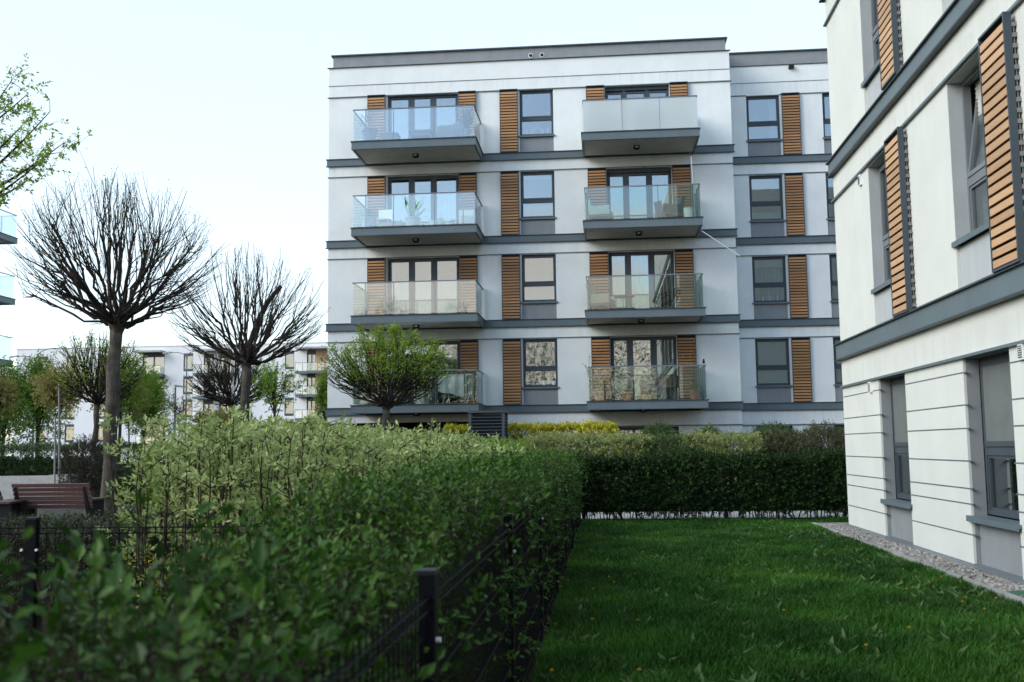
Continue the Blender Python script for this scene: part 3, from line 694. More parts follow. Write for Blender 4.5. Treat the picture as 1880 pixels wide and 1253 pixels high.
def twigs(lf, st, P, N, r, length=(.1, .25), k=6, L=(.03, .05), W=.5, up=.5, rand=.6, spread=.8, sr=.0018):
    """Leafy twigs growing from points P, roughly along N."""
    n = len(P); D = unit(N + np.array([0, 0, up]) + rand * r.normal(size=(n, 3)))
    ln = r.uniform(*length, n)
    if st is not None: sticks(st, P - D * ln[:, None] * .4, P + D * ln[:, None] * .9, sr * 1.4, sr * .6)
    t = np.tile((np.arange(k) + .5) / k, (n, 1)) + r.normal(0, .05, (n, k))
    base = P[:, None] + D[:, None] * (ln[:, None] * t)[..., None]
    side = rvec(r, n * k).reshape(n, k, 3); side = unit(side - D[:, None] * (side * D[:, None]).sum(-1, keepdims=True))
    ld = unit(D[:, None] * (.35 + .7 * t[..., None] ** 2) + side * spread)
    nn = unit(D[:, None] * .9 + np.array([0, 0, .7]) + .5 * r.normal(size=(n, k, 3)))
    l = r.uniform(*L, n * k)
    lf.leaves(base.reshape(-1, 3), ld.reshape(-1, 3), nn.reshape(-1, 3), l, l * W)
def box_pts(r, n, x0, x1, y0, y1, z0, z1, faces, inset=.12):
    """Random points just inside the chosen faces of a box, with their outward normals."""
    A = {'x0': (y1 - y0) * (z1 - z0), 'x1': (y1 - y0) * (z1 - z0), 'y0': (x1 - x0) * (z1 - z0), 'y1': (x1 - x0) * (z1 - z0), 'z1': (x1 - x0) * (y1 - y0) * 1.15}
    tot = sum(A[f] for f in faces); P = []; N = []
    for f in faces:
        m = int(n * A[f] / tot); q = np.stack([r.uniform(x0, x1, m), r.uniform(y0, y1, m), r.uniform(z0, z1, m)], 1); nn = np.zeros((m, 3))
        a = 'xyz'.index(f[0]); hi = f[1] == '1'; v = (x0, x1, y0, y1, z0, z1)[a * 2 + hi]
        q[:, a] = v + (-1 if hi else 1) * r.uniform(0, inset, m) ** 1.0; nn[:, a] = 1 if hi else -1
        P.append(q); N.append(nn)
    return np.concatenate(P), np.concatenate(N)
def ell_pts(r, n, c, rad, zmin=-1, inset=.25):
    N = rvec(r, n * 2); N = N[N[:, 2] > zmin][:n]
    s = 1 - r.uniform(0, 1, (len(N), 1)) ** 2 * inset
    P = np.array(c) + N * np.array(rad) * s
    return P, unit(N / np.array(rad))

def box_hedge(name, label, cat, box, leafm, seed, n, faces=('x0', 'x1', 'y0', 'z1'), L=(.03, .05), k=6, rough=.05, tw=(.08, .2), fill=.5, W=.5, stems=0, up=.5, stemm='stem', bulge=.7, group=None, inner=True):
    r = rng(seed); x0, x1, y0, y1, z0, z1 = box
    t = thing(name, label, cat, ((x0 + x1) / 2, (y0 + y1) / 2, 0), group)
    lf, st = MB(), MB()
    P, N = box_pts(r, n, *box, faces)
    P = P + N * (wobble(P, bulge * 2, seed) * rough)[:, None]
    twigs(lf, st, P, N, r, tw, k, L, W, up)
    m = int(n * fill)
    if m:
        Q = np.stack([r.uniform(x0 + .08, x1 - .08, m), r.uniform(y0 + .08, y1 - .08, m), r.uniform(z0, z1 - .08, m)], 1)
        twigs(lf, None, Q, np.zeros((m, 3)), r, tw, k, L, W, .3, 1.0)
    if stems:
        A = np.stack([r.uniform(x0 + .1, x1 - .1, stems), r.uniform(y0 + .1, y1 - .1, stems), np.zeros(stems)], 1)
        B = A + np.stack([r.normal(0, .12, stems), r.normal(0, .1, stems), r.uniform(.5, .9, stems) * z1], 1)
        sticks(st, A, B, .009, .005, 4)
    lf.build('foliage', L_[leafm], t); st.build('stems', M[stemm], t)
    return t
def round_shrub(name, label, cat, c, rad, leafm, seed, n, L=(.03, .05), k=6, tw=(.08, .2), W=.5, up=.5, fill=.6, rough=.1, group=None, stemm='stem'):
    r = rng(seed); t = thing(name, label, cat, (c[0], c[1], 0), group); lf, st = MB(), MB()
    P, N = ell_pts(r, n, c, rad, -.5)
    P = P + N * (wobble(P, 2.2, seed) * rough)[:, None]
    twigs(lf, st, P, N, r, tw, k, L, W, up)
    m = int(n * fill); Q = np.array(c) + rvec(r, m) * np.array(rad) * r.uniform(.2, .85, (m, 1)); Q[:, 2] = np.abs(Q[:, 2])
    twigs(lf, None, Q, np.zeros((m, 3)), r, tw, k, L, W, .3, 1)
    a = r.uniform(0, 6.28, 9); A = np.stack([c[0] + .15 * np.cos(a), c[1] + .15 * np.sin(a), 0 * a], 1); B = A + np.stack([np.cos(a) * rad[0] * .6, np.sin(a) * rad[1] * .6, np.full(9, c[2] + rad[2] * .4)], 1)
    sticks(st, A, B, .015, .006, 4)
    lf.build('foliage', L_[leafm], t); st.build('stems', M[stemm], t)
    return t

# ------------------------------------------------------------------ trees
def bez(a, b, c, n): t = np.linspace(0, 1, n)[:, None]; return (1 - t) ** 2 * a + 2 * t * (1 - t) * b + t * t * c
def trunk_mb(base, top, r0, r1, seed, lean=0, k=12, n=10, flare=1.35):
    r = rng(seed); t = np.linspace(0, 1, n); P = np.array(base)[None] * (1 - t[:, None]) + np.array(top)[None] * t[:, None]
    P[1:-1, :2] += r.normal(0, .018 + lean, (n - 2, 2))
    rad = r0 + (r1 - r0) * t; rad[0] *= flare; rad = rad * r.uniform(.94, 1.08, n)
    return MB().tube(P, rad, k)
def pollard(name, label, base, head, R_, Hc, trunk_r, n_limb, seed, leafm=None, leaf_n=0, leaf_L=(.03, .05), knob=.6, low=-.12, shoots=5, limb_r=.055, squash=1.0, group=None, sub=2, stub=None, up_bias=.35, leaf_top=.35, shoot_r=.006):
    """Globe tree cut back hard: thick limbs fan out of a swollen head and end in tufts of thin upright shoots."""
    r = rng(seed); base = np.array(base, float); head = np.array(head, float)
    t = thing(name, label, 'tree', tuple(base), group)
    tm = trunk_mb(base, head, trunk_r, trunk_r * .82, seed + 1)
    hd = MB()
    for i in range(12):
        a = r.uniform(0, 6.28); hd.tube([head + np.array([0, 0, -trunk_r * 1.6]), head + np.array([math.cos(a) * trunk_r * .7, math.sin(a) * trunk_r * .7, trunk_r * r.uniform(.2, 1.6)])], [trunk_r * .6, trunk_r * r.uniform(.4, .7)], 7)
    tr_o = tm.build('trunk', M['bark'], t, True)
    hd.build('swollen_head', M['twig'], tr_o, True)
    br = MB(); tips = []; tdir = []
    A, B, ra, rb = [], [], [], []
    for i in range(n_limb):
        az = 2.399963 * i + r.uniform(-.3, .3); f = (i + .5) / n_limb
        cz = low + (1 - low) * f + r.normal(0, .04)              # height on the crown's ellipsoid, which stands on the head
        ch = math.sqrt(max(.02, 1 - min(1, cz * cz)))
        ell = lambda q, c, a: head + np.array([0, 0, Hc * .48]) + np.array([math.cos(a) * c * R_, math.sin(a) * c * R_ * squash, q * Hc * .54])
        end = ell(cz, ch, az) + r.normal(0, .05, 3) * R_; end = head + (end - head) * (1 + .10 * math.sin(az * 2.3 + seed) + .06 * math.sin(az * 5 + seed))
        d = unit(end - head)
        kf = knob * r.uniform(.75, 1.2)
        kp = head + (end - head) * kf
        ctrl = head + (kp - head) * .5 + np.array([math.cos(az), math.sin(az), 0]) * R_ * .07 - np.array([0, 0, .05 * Hc * math.hypot(d[0], d[1])])
        pl = bez(head + d * trunk_r * .5, ctrl, kp, 7); pl[1:-1] += r.normal(0, .018 * R_, (5, 3))
        lr = limb_r * r.uniform(.7, 1.2)
        br.tube(pl, np.linspace(lr, lr * .62, 7) * r.uniform(.85, 1.15, 7), 6)
        br.tube([kp - d * lr, kp, kp + d * lr * 1.5], [lr * .6, lr * .95, lr * .5], 6)
        ld = unit(kp - head)
        starts = [(kp, 1.0)] * shoots + [(pl[r.integers(3, 6)], .8) for _ in range(max(1, shoots // 2))]
        for sp, fac in starts:
            q2 = min(.99, max(-.8, cz + r.normal(0, .17) + up_bias * r.uniform(0, .3))); a2 = az + r.normal(0, .2)
            tgt = ell(q2, math.sqrt(1 - q2 * q2), a2); tgt = sp + (tgt - sp) * r.uniform(.8, 1.07)
            dd = tgt - sp; ctrl = sp + dd * .5 + np.array([ld[0], ld[1], 0]) * .10 * R_ * r.uniform(0, 1) - np.array([0, 0, .04 * R_])
            pl2 = bez(sp, ctrl, tgt, 6); pl2[1:-1] += r.normal(0, .012 * R_, (4, 3))
            rr = shoot_r * r.uniform(.8, 1.7) * (1.5 if fac < 1 else 1)
            br.tube(pl2, np.linspace(rr * 1.6, rr * .45, 6), 4, False)
            for q in range(1, 6): tips.append(pl2[q]); tdir.append(pl2[q] - pl2[q - 1])
            for _ in range(sub):
                q = r.integers(1, 5); p = pl2[q]; v = unit(pl2[q + 1 if q < 5 else q] - pl2[q - 1]) + r.normal(0, .35, 3) + np.array([0, 0, .35])
                ln = r.uniform(.15, .42) * np.linalg.norm(dd) * .9
                A.append(p); B.append(p + unit(v) * ln); ra.append(rr * .8); rb.append(rr * .35)
                for s in (.5, .8, 1): tips.append(p + unit(v) * ln * s); tdir.append(v)
    sticks(br, A, B, np.array(ra), np.array(rb))
    if stub is not None:
        p0 = head + np.array([0, 0, .1]); p1 = head + np.array(stub[0]); p2 = head + np.array(stub[1])
        br.tube(bez(p0, p1, p2, 8), np.linspace(stub[2], stub[2] * .8, 8), 7)
    br.build('branches', M['twig'], t)
    if leaf_n:
        tips = np.array(tips); tdir = unit(np.array(tdir))
        h = (tips[:, 2] - head[2]) / Hc; w = np.clip(h + leaf_top, .03, 1.2); w /= w.sum()
        ii = r.choice(len(tips), leaf_n, p=w); P = tips[ii] + r.normal(0, .025 * R_, (leaf_n, 3))
        lf = MB(); l = r.uniform(*leaf_L, leaf_n)
        lf.leaves(P, unit(tdir[ii] + r.normal(0, .8, (leaf_n, 3))), r.normal(size=(leaf_n, 3)) + np.array([0, 0, .8]), l, l * .55)
        lf.build('crown', L_[leafm], t)
    return t
def leafy_tree(name, label, base, h, crown_c, rad, trunk_r, seed, n, leafm, L=(.05, .08), group=None, gaps=.35, limbs=14, upright=False, bushy=True):
    r = rng(seed); base = np.array(base, float); t = thing(name, label, 'tree', tuple(base), group)
    c = np.array(crown_c, float); rad = np.array(rad, float)
    top = np.array([c[0], c[1], c[2] + rad[2] * .5])
    trunk_mb(base, top, trunk_r, trunk_r * .25, seed, 0, 8).build('trunk', M['bark'], t, True)
    br = MB(); lf = MB(); tips = []
    for i in range(limbs):
        z = base[2] + (c[2] - rad[2] - base[2]) + r.uniform(.05, 1.2) * rad[2]
        s = base + (top - base) * np.clip((z - base[2]) / (top[2] - base[2]), .1, .95)
        d = rvec(r, 1)[0]; d[2] = abs(d[2]) * (1.6 if upright else .7) + .15; d = unit(d)
        e = c + d * rad * r.uniform(.7, 1.0)
        if upright: e[2] = max(e[2], s[2] + .3 * rad[2])
        pl = bez(s, s + (e - s) * .5 + np.array([0, 0, -.08 * rad[2]]), e, 6)
        br.tube(pl, np.linspace(trunk_r * .32, trunk_r * .06, 6), 5, False)
        for q in range(2, 6): tips.append(pl[q])
        for _ in range(4):
            q = r.integers(2, 5); v = unit(pl[q + 1] - pl[q] + r.normal(0, .25, 3) * rad); p2 = pl[q] + v * r.uniform(.25, .5) * rad.mean()
            br.tube([pl[q], (pl[q] + p2) / 2 + r.normal(0, .03, 3), p2], [trunk_r * .12, trunk_r * .08, trunk_r * .03], 4, False)
            tips += [(pl[q] + p2) / 2, p2]
    br.build('branches', M['twig'], t)
    m = n // 8; P = np.array(tips)[r.integers(0, len(tips), m // 2)] + r.normal(0, .12, (m // 2, 3)) * rad
    E, _ = ell_pts(r, m * 2, c, rad, -1, .75); keep = wobble(E / rad.mean() * 1.1, 2.6, seed) > -gaps + r.normal(0, .12, len(E)); E = E[keep][:m // 2]
    E = E + unit(E - c) * (wobble(E, 3, seed) * .12)[:, None]
    P = np.concatenate([P, E]) if bushy else P
    twigs(lf, None, P, unit(P - c + np.array([0, 0, .2]) * rad), r, (.15, .4), 8, L, .55, .35, .7)
    lf.build('crown', L_[leafm], t)
    return t

def px(x, y, Y): return tuple(at(x, y, Y))
gp = lambda x, Y: (at(x, 815, Y).x, Y, 0.0)
# the two big pollarded trees on the left
h = px(214, 598, 20); b = (px(196, 930, 20)[0], 20, 0)
pollard('pollarded_tree', 'largest bare pollarded tree, with the thickest trunk and widest fan of branches', b, h, 2.08, 3.05, .148, 42, 11, 'fresh', 1900, (.02, .045), .58, -.55, 7, .036, 1.0, 'pollarded trees', 1, None, .5, -.2, .0048)
h = px(452, 668, 27); b = (px(443, 900, 27)[0], 27, 0)
pollard('pollarded_tree', 'bare pollarded tree with a cut stub limb, beside the largest bare tree', b, h, 2.2, 3.1, .15, 30, 23, 'fresh', 1100, (.02, .045), .54, -.64, 6, .038, 1.0, 'pollarded trees', 1, ((.25, 0, 1.4), (1.0, -.2, 2.05), .075), .5, -.1, .0055)
h = px(178, 742, 24); b = (px(168, 900, 24)[0], 24, 0)
pollard('pollarded_tree', 'slim young globe tree coming into leaf behind the bench', b, h, 1.1, 1.75, .075, 34, 31, 'fresh', 3000, (.03, .06), .5, -.5, 4, .020, 1.0, 'pollarded trees', 2, None, .3, .5)
h = px(425, 745, 44); b = (h[0], 44, 0)
pollard('pollarded_tree', 'brown twiggy globe tree in front of the far white building', b, h, 1.9, 2.5, .13, 40, 37, 'bronze', 900, (.03, .06), .5, -.6, 5, .022, 1.0, 'pollarded trees', 3, None, .3, .3, .010)
h = px(709, 748, 29.5); b = (h[0], 29.5, 0)
pollard('globe_tree', 'leafy green globe tree in front of the bottom left balcony', b, h, 1.86, 2.28, .12, 36, 41, 'fresh', 9500, (.05, .085), .5, -.30, 5, .026, .9, None, 2, None, .2, -.25, .006)
# leaning leafy branches at the left edge
t_b = np.array((-7.5, 10.2, 0.)); t = thing('leafy_tree', 'tree with small fresh leaves reaching in from the left edge', 'tree', tuple(t_b))
trunk_mb(t_b, (-7.0, 10, 5.6), .13, .06, 77).build('trunk', M['bark'], t, True)
br, lf, r = MB(), MB(), rng(78)
for (sx, sy), (ex, ey), n_ in [((-70, 380), (118, 262), 26), ((-80, 400), (72, 300), 18), ((-60, 350), (92, 205), 22), ((-70, 330), (55, 215), 14), ((-120, 300), (52, 172), 16), ((-120, 330), (20, 150), 14), ((-130, 300), (10, 200), 14), ((-60, 385), (60, 325), 8), ((-60, 350), (-5, 330), 10), ((-260, 300), (-420, 160), 30), ((-260, 330), (-460, 300), 30)]:
    s = np.array(at(sx, sy, 10 + r.uniform(-.4, .4))); e = np.array(at(ex, ey, 10 + r.uniform(-.6, .6)))
    o0 = np.array((-7.15, 10, max(2.4, s[2] - .6))); pl = np.concatenate([bez(o0, (o0 + s) / 2, s, 3)[:-1], bez(s, s + (e - s) * .5 + np.array([0, 0, -.08]), e, 7)])
    br.tube(pl, np.linspace(.028, .004, len(pl)), 5, False)
    for q in range(int(n_ * .8)):
        k = r.integers(3, len(pl)); p = pl[k] + r.normal(0, .05, 3); v = unit(e - s + r.normal(0, .5, 3)); p2 = p + v * r.uniform(.08, .26)
        br.tube([pl[k], p, p2], [.004, .003, .0015], 3, False)
        twigs(lf, None, np.array([p, p2, (p + p2) / 2]), np.tile(v, (3, 1)), r, (.05, .16), 8, (.03, .06), .5, .2, .7)
br.build('branches', M['twig'], t); lf.build('crown', L_['fresh'], t)
# greener trees in front of the far building
HB = 'leafy trees in front of the far building'
for nm, lb, cx, cy, w_, h_, Y, leafm, nn, up, bs in [
    ('hornbeam_tree', 'tall dense green hornbeam left of the slim young tree, above the far hedge', 72, 738, 112, 170, 34, 'hornbeam', 22000, True, True),
    ('hornbeam_tree', 'darkest dense round-topped hornbeam right of the wide bare trunk', 266, 742, 82, 120, 45, 'hornbeam', 16000, True, True),
    ('hornbeam_tree', 'airy green hornbeam right of the trunk with the cut stub', 505, 725, 110, 120, 40, 'hornbeam', 8000, True, False),
    ('hornbeam_tree', 'sparse green hornbeam right behind the wide bare trunk', 222, 715, 120, 130, 37, 'hornbeam', 9000, True, True),
    ('hornbeam_tree', 'green hornbeam cut by the left edge under the corner balconies', 8, 745, 70, 150, 36, 'hornbeam', 12000, True, True),
    ('hornbeam_tree', 'narrow green hornbeam against the left corner of the apartment block', 596, 742, 34, 110, 42, 'hornbeam', 5000, True, True),
    ('bronze_leaved_tree', 'small bronze-leaved tree with a staked pale stem by the planter wall', 112, 720, 84, 74, 27, 'bronze', 6500, False, True),
    ('bronze_leaved_tree', 'small bronze-leaved tree half behind the wide bare trunk', 238, 735, 60, 66, 39, 'bronze', 6000, False, True),
    ('bronze_leaved_tree', 'small pale twiggy tree under the short street lamp', 330, 756, 60, 50, 39, 'bronze', 900, False, False),
    ('bronze_leaved_tree', 'small bronze-leaved tree cut by the left edge', 0, 730, 56, 70, 30, 'bronze', 5000, False, True),
    ('bronze_leaved_tree', 'low bronze-leaved tree left of the trunk with the cut stub', 400, 775, 70, 44, 39, 'bronze', 4000, False, True)]:
    c = px(cx, cy, Y); s = Y / FPX
    leafy_tree(nm, lb, (c[0], Y, 0), 0, c, (w_ * s / 2, w_ * s / 2, h_ * s / 2), .05 if 'bronze' in nm else .09, cx * 7 + 3, nn, leafm, (.05, .085) if Y < 35 else (.06, .11), HB if 'horn' in nm else 'small bronze-leaved trees', .3, 18, up, bs)

# ------------------------------------------------------------------ hedges and shrubs
FXH = -.50
# long privet hedge beside the lawn
t = thing('privet_hedge', 'long dark green privet hedge along the fence, blurred close to the camera', 'hedge', (-.9, 9, 0))
r = rng(101); lf, st, yg = MB(), MB(), MB()
def edge_top(Y): return np.interp(Y, [.8, 1.2, 1.8, 2.6, 3.4, 4.5], [1.02, .98, .93, .88, .92, 1.03]) + .02 * np.sin(Y * 2.1) + .015 * np.sin(Y * 5.3)
def hedge_cells(n, y0, y1, face, r):
    Y = r.uniform(y0, y1, n); zt = edge_top(Y)
    if face == 'top': P = np.stack([r.uniform(-1.26, FXH - .05, n), Y, zt - r.uniform(0, .10, n)], 1); N = np.tile([0, 0, 1.], (n, 1))
    elif face == 'right': P = np.stack([FXH - r.uniform(.0, .16, n), Y, .08 + (zt - .08) * r.uniform(0, 1, n) ** .6], 1); N = np.tile([1., 0, 0], (n, 1))
    elif face == 'left': P = np.stack([-1.28 + r.uniform(0, .16, n), Y, .10 + (zt - .1) * r.uniform(0, 1, n) ** .7], 1); N = np.tile([-1., 0, 0], (n, 1))
    else: P = np.stack([r.uniform(-1.2, FXH - .1, n), Y, r.uniform(.15, .95, n) * zt], 1); N = np.zeros((n, 3))
    P = P + N * (wobble(P, 3.1, 4) * .075)[:, None]; kp_ = wobble(P, 3.1, 4) > -.30 + .25 * r.normal(size=len(P)); P, N = P[kp_], N[kp_]
    return P, N
for y0, y1, dens, Ls in ((.75, 2.4, 1.1, (.024, .050)), (2.4, 6, 1.75, (.018, .044)), (6, 11, 1.25, (.022, .046)), (11, 17.85, .9, (.028, .052))):
    ln = y1 - y0
    for face, per in (('top', 300), ('right', 150), ('left', 170), ('in', 90)):
        P, N = hedge_cells(int(per * ln * dens), y0, y1, face, r)
        if face in ('right', 'in', 'left'):
            keep = wobble(P, 1.6, 9) > (-.25 if y0 < 6 else -.6); P, N = P[keep], N[keep]
        if y0 < 2: k_ = wobble(P, 1.9, 2) > -.15; P, N = P[k_], N[k_]
        if face == 'top': nw = int(len(P) * .24); twigs(yg, st, P[:nw] + np.array([0, 0, .03]), N[:nw], r, (.08, .2), 7, (Ls[0], Ls[1] * .9), .5, .9, .45, .7, .0016); P, N = P[nw:], N[nw:]
        twigs(lf, st, P, N, r, (.08, .24) if face == 'top' else (.06, .17), 8, Ls, .52, .55, .55, .85, .0016)
m_ = 620; Yq = 4.6 + 13.2 * r.uniform(0, 1, m_) ** .8; Q = np.stack([np.full(m_, fx_h := -.47) + r.uniform(-.05, .05, m_), Yq, .18 + (edge_top(Yq) - .12) * r.uniform(0, 1, m_) ** .55], 1)
kq = wobble(Q, 1.7, 6) > -.1; Q = Q[kq]; twigs(lf, st, Q, np.tile([1., 0, 0], (len(Q), 1)), r, (.08, .2), 7, (.024, .048), .52, .35, .5, .8, .0016)
A = np.stack([r.uniform(-1.1, -.62, 230), r.uniform(.8, 17.8, 230), np.zeros(230)], 1)
B = A + np.stack([r.normal(0, .10, 230), r.normal(0, .12, 230), r.uniform(.6, 1.0, 230)], 1); sticks(st, A, B, .009, .004, 4)
lf.build('foliage', L_['privet'], t); yg.build('young_shoots', L_['young'], t); st.build('stems', M['stem'], t)
# hedge across the end of the lawn
box_hedge('privet_hedge', 'dense dark hedge closing the far end of the lawn, thin at its foot', 'hedge', (-.55, 4.75, 17.85, 18.35, .16, 1.02), 'hedge_dark', 110, 4600, ('y0', 'z1', 'x1'), (.034, .060), 9, .09, (.06, .22), .45, .55, 150)

# variegated dogwood
t = thing('dogwood_hedge', 'tall loose row of variegated pale green dogwood bushes on the left', 'hedge', (-2.5, 11, 0))
r = rng(131); lf, st = MB(), MB()
nodes = []
y = 6.7
while y < 17.4:
    for x in np.arange(-3.08 - min(.5, .12 * (y - 6.7)), -1.3, .50):
        nodes.append((x + r.normal(0, .10), y + r.normal(0, .10)))
    y += .50
for cx, cy in nodes:
    ht = 1.535 - .004 * (cy - 7); ht -= .27 * max(0, (cx + 2.3) / 1.0); ht = max(ht, 1.06) + r.normal(0, .03)
    far = cy > 11
    for s in range(7 if not far else 6):
        a = r.uniform(0, 6.283); lean = r.uniform(.08, .34)
        p0 = np.array([cx + .05 * math.cos(a), cy + .05 * math.sin(a), 0]); p2 = np.array([cx + lean * math.cos(a), cy + lean * math.sin(a), ht * (r.uniform(.74, .99) if r.uniform() < .9 else r.uniform(1.0, 1.07))])
        pl = bez(p0, (p0 + p2) / 2 + np.array([math.cos(a), math.sin(a), 0]) * .07, p2, 7); pl[1:-1] += r.normal(0, .012, (5, 3))
        st.tube(pl, np.linspace(.010, .0035, 7), 4 if not far else 3, False)
        ends = [(p2, unit(p2 - pl[-2]))]
        for q in range(2, 7):
            for _ in range(3 if q > 3 and not far else 2 if q > 2 else 1):
                v = unit(np.array([r.normal(0, .8), r.normal(0, .8), .62])); e = pl[q] + v * r.uniform(.08, .22); e[2] = min(e[2], ht + r.uniform(-.04, .04))
                sticks(st, pl[q][None], e[None], .004, .002)
                ends.append((e, v))
        E = np.array([e[0] for e in ends]); V = np.array([e[1] for e in ends])
        kk = 7 if not far else 5; n = len(E)
        an = r.uniform(0, 6.28, (n, 1)) + np.arange(kk) * 2.4
        U = unit(np.cross(V, np.array([.3, .5, .1]))); W_ = np.cross(V, U)
        side = U[:, None] * np.cos(an)[..., None] + W_[:, None] * np.sin(an)[..., None]
        tt = np.linspace(.15, 1, kk)
        ld = unit(side * (1.0 - .55 * tt)[None, :, None] + V[:, None] * (.35 + .8 * tt)[None, :, None] + .15 * r.normal(size=(n, kk, 3)))
        bp = E[:, None] - V[:, None] * (.09 * (1 - tt))[None, :, None]
        nn = unit(V[:, None] + .3 * r.normal(size=(n, kk, 3)))
        l = r.uniform(.034, .068, n * kk) * (1.0 if not far else 1.2)
        lf.leaves(bp.reshape(-1, 3), ld.reshape(-1, 3), nn.reshape(-1, 3), l, l * .46, .25, .12)
lf.build('foliage', L_['dogwood'], t); st.build('stems', M['stem'], t)

box_hedge('golden_hedge', 'clipped golden yellow hedge in front of the apartment block', 'hedge', (-4.35, .28, 28, 28.8, .2, 1.84), 'yellow', 141, 3000, ('y0', 'z1', 'x1'), (.05, .085), 9, .03, (.06, .16), .3)
for lb, x0, x1, top, leafm, sd_ in [('pale green rounded shrub with the longest flat top, behind the far hedge', 970, 1185, 800, 'pale_shrub', 151), ('greyer green shrub between two pale ones behind the far hedge', 1178, 1266, 801, 'green_shrub', 152), ('pale yellowish shrub beside the brownish shrubs behind the far hedge', 1258, 1388, 797, 'pale_shrub', 153)]:
    a, b = at(x0, 812, 21.5), at(x1, 812, 21.5); zt = at((x0 + x1) / 2, top, 21.5).z
    box_hedge('clipped_shrub', lb, 'shrub', (a.x, b.x, 21.1, 22.3,   .2, zt - .09), leafm, sd_, int(1100 * (b.x - a.x) + 400), ('y0', 'z1', 'x0', 'x1'), (.03, .052), 9, .10, (.06, .17), .9, .45, 20, .7, bulge=1.1, group='shrubs behind the far hedge')
for lb, cx, top, w_, Y, leafm, sd_ in [('low domed green shrub behind the greyer shrub', 1206, 784, 84, 25, 'green_shrub', 161), ('flattest domed green shrub, half hidden behind the pale yellowish shrub', 1302, 789, 66, 25, 'green_shrub', 162),
        ('brownish shrub nearest the pale yellowish one, at the left of the twiggy brown pair', 1418, 786, 110, 23.4, 'green_shrub', 163), ('brownish twiggy shrub against the corner of the cream building', 1505, 787, 130, 23, 'brown_shrub', 164), ('brownish twiggy shrub low in front of its taller neighbours', 1440, 800, 110, 22.2, 'brown_shrub', 165)]:
    c = at(cx, top, Y); hw = w_ * Y / FPX / 2
    round_shrub('round_shrub', lb, 'shrub', (c.x, Y, c.z * .5), (hw, hw * .9, c.z * .5), leafm, sd_, 2600, (.03, .052), 9, (.08, .2), .45, .6, .6, .06, 'rounded shrubs behind the far hedge')
# left: low box planting, grasses, hedges by the planter wall, dark shrub
box_hedge('low_box_hedge', 'low grey green box hedge behind the cross fence', 'hedge', (-5.4, -3.55, 7.6, 9.0, .1, .66), 'cover', 171, 3600, ('y0', 'z1', 'x1'), (.018, .030), 8, .06, (.06, .14), .3)
box_hedge('clipped_hedge', 'clipped green hedge behind the far end of the dogwood row', 'hedge', (-8.7, -1.5, 18.8, 19.6, .1, 1.34), 'hornbeam', 177, 3800, ('y0', 'z1', 'x0'), (.04, .065), 8, .06, (.08, .18), .4)
box_hedge('low_green_hedge', 'low dark green planting behind the dogwood stems', 'hedge', (-5.9, -3.7, 9.6, 14.5, .1, .52), 'cover', 176, 3200, ('y0', 'z1', 'x0'), (.03, .05), 8, .08, (.06, .16), .3)
box_hedge('golden_groundcover', 'low golden shrub glimpsed under the dogwood stems', 'shrub', (-3.5, -1.6, 7.3, 8.4, .1, .42), 'yellow', 172, 420, ('y0', 'z1'), (.025, .045), 6, .10, (.08, .2), .2)
box_hedge('dark_clipped_hedge', 'low very dark hedge behind the concrete planter wall', 'hedge', (-17.5, -13.0, 26, 26.9, .1, 1.08), 'hedge_dark', 173, 2200, ('y0', 'z1', 'x1'), (.04, .07), 8, .05, (.08, .18), .4)
box_hedge('green_clipped_hedge', 'higher fresh green hedge behind the dark hedge by the planter', 'hedge', (-19, -13.1, 28, 29, .2, 1.46), 'green_shrub', 174, 2500, ('y0', 'z1', 'x1'), (.045, .075), 8, .06, (.1, .2), .4)
c = at(160, 845, 23.2); round_shrub('burgundy_shrub', 'dark burgundy shrub right of the planter wall', 'shrub', (c.x, 23.2, .78), (.50, .5, .85), 'burgundy', 175, 700, (.03, .05), 8, (.08, .2), .5)
r = rng(181)
for i, (lb, cx, Y, w_, h_, n) in enumerate([('clump of bright green grass in front of the slatted bench', 110, 11.5, .55, .62, 900), ('shorter bright green grass clump at the left edge', 25, 11.2, .45, .50, 600)]):
    c = at(cx, 900, Y); t = thing('ornamental_grass', lb, 'grass clump', (c.x, Y, 0)); mb = MB()
    P = np.stack([c.x + r.normal(0, w_ * .5, n), Y + r.normal(0, .25, n), np.zeros(n)], 1); a = r.uniform(0, 6.28, n)
    D = unit(np.stack([np.cos(a) * .35, np.sin(a) * .35, np.ones(n)], 1)); mb.leaves(P, D, np.stack([np.cos(a), np.sin(a), .2 + 0 * a], 1), r.uniform(.5, 1, n) * h_, .014, .1, .35)
    mb.build('blades', L_['tall_grass'], t)

# ------------------------------------------------------------------ lawn
r = rng(201)
def blades(n, x0, x1, y0, y1, hmin, hmax, wd, seed):
    r = rng(seed); P = np.stack([r.uniform(x0, x1, n), r.uniform(y0, y1, n), np.full(n, .003)], 1)
    h_ = r.uniform(hmin, hmax, n) * (1 + .35 * wobble(P, 1.3, 3)); a = r.uniform(0, 6.283, n); ln = r.uniform(.15, .75, n) * h_
    D = np.stack([np.cos(a), np.sin(a), 0 * a], 1); Sx = np.stack([-np.sin(a), np.cos(a), 0 * a], 1) * (wd * r.uniform(.7, 1.3, n))[:, None] / 2
    up = np.array([0, 0, 1.])
    mid = P + D * (ln * .3)[:, None] + up * (h_ * .6)[:, None]; tip = P + D * ln[:, None] + up * (h_ * .92)[:, None]
    V = np.stack([P - Sx, P + Sx, mid + Sx * .8, mid - Sx * .8, tip], 1).reshape(-1, 3); b = np.arange(n)[:, None] * 5
    return V, b + np.array([0, 1, 2, 3]), b + np.array([3, 2, 4])
mb = MB()
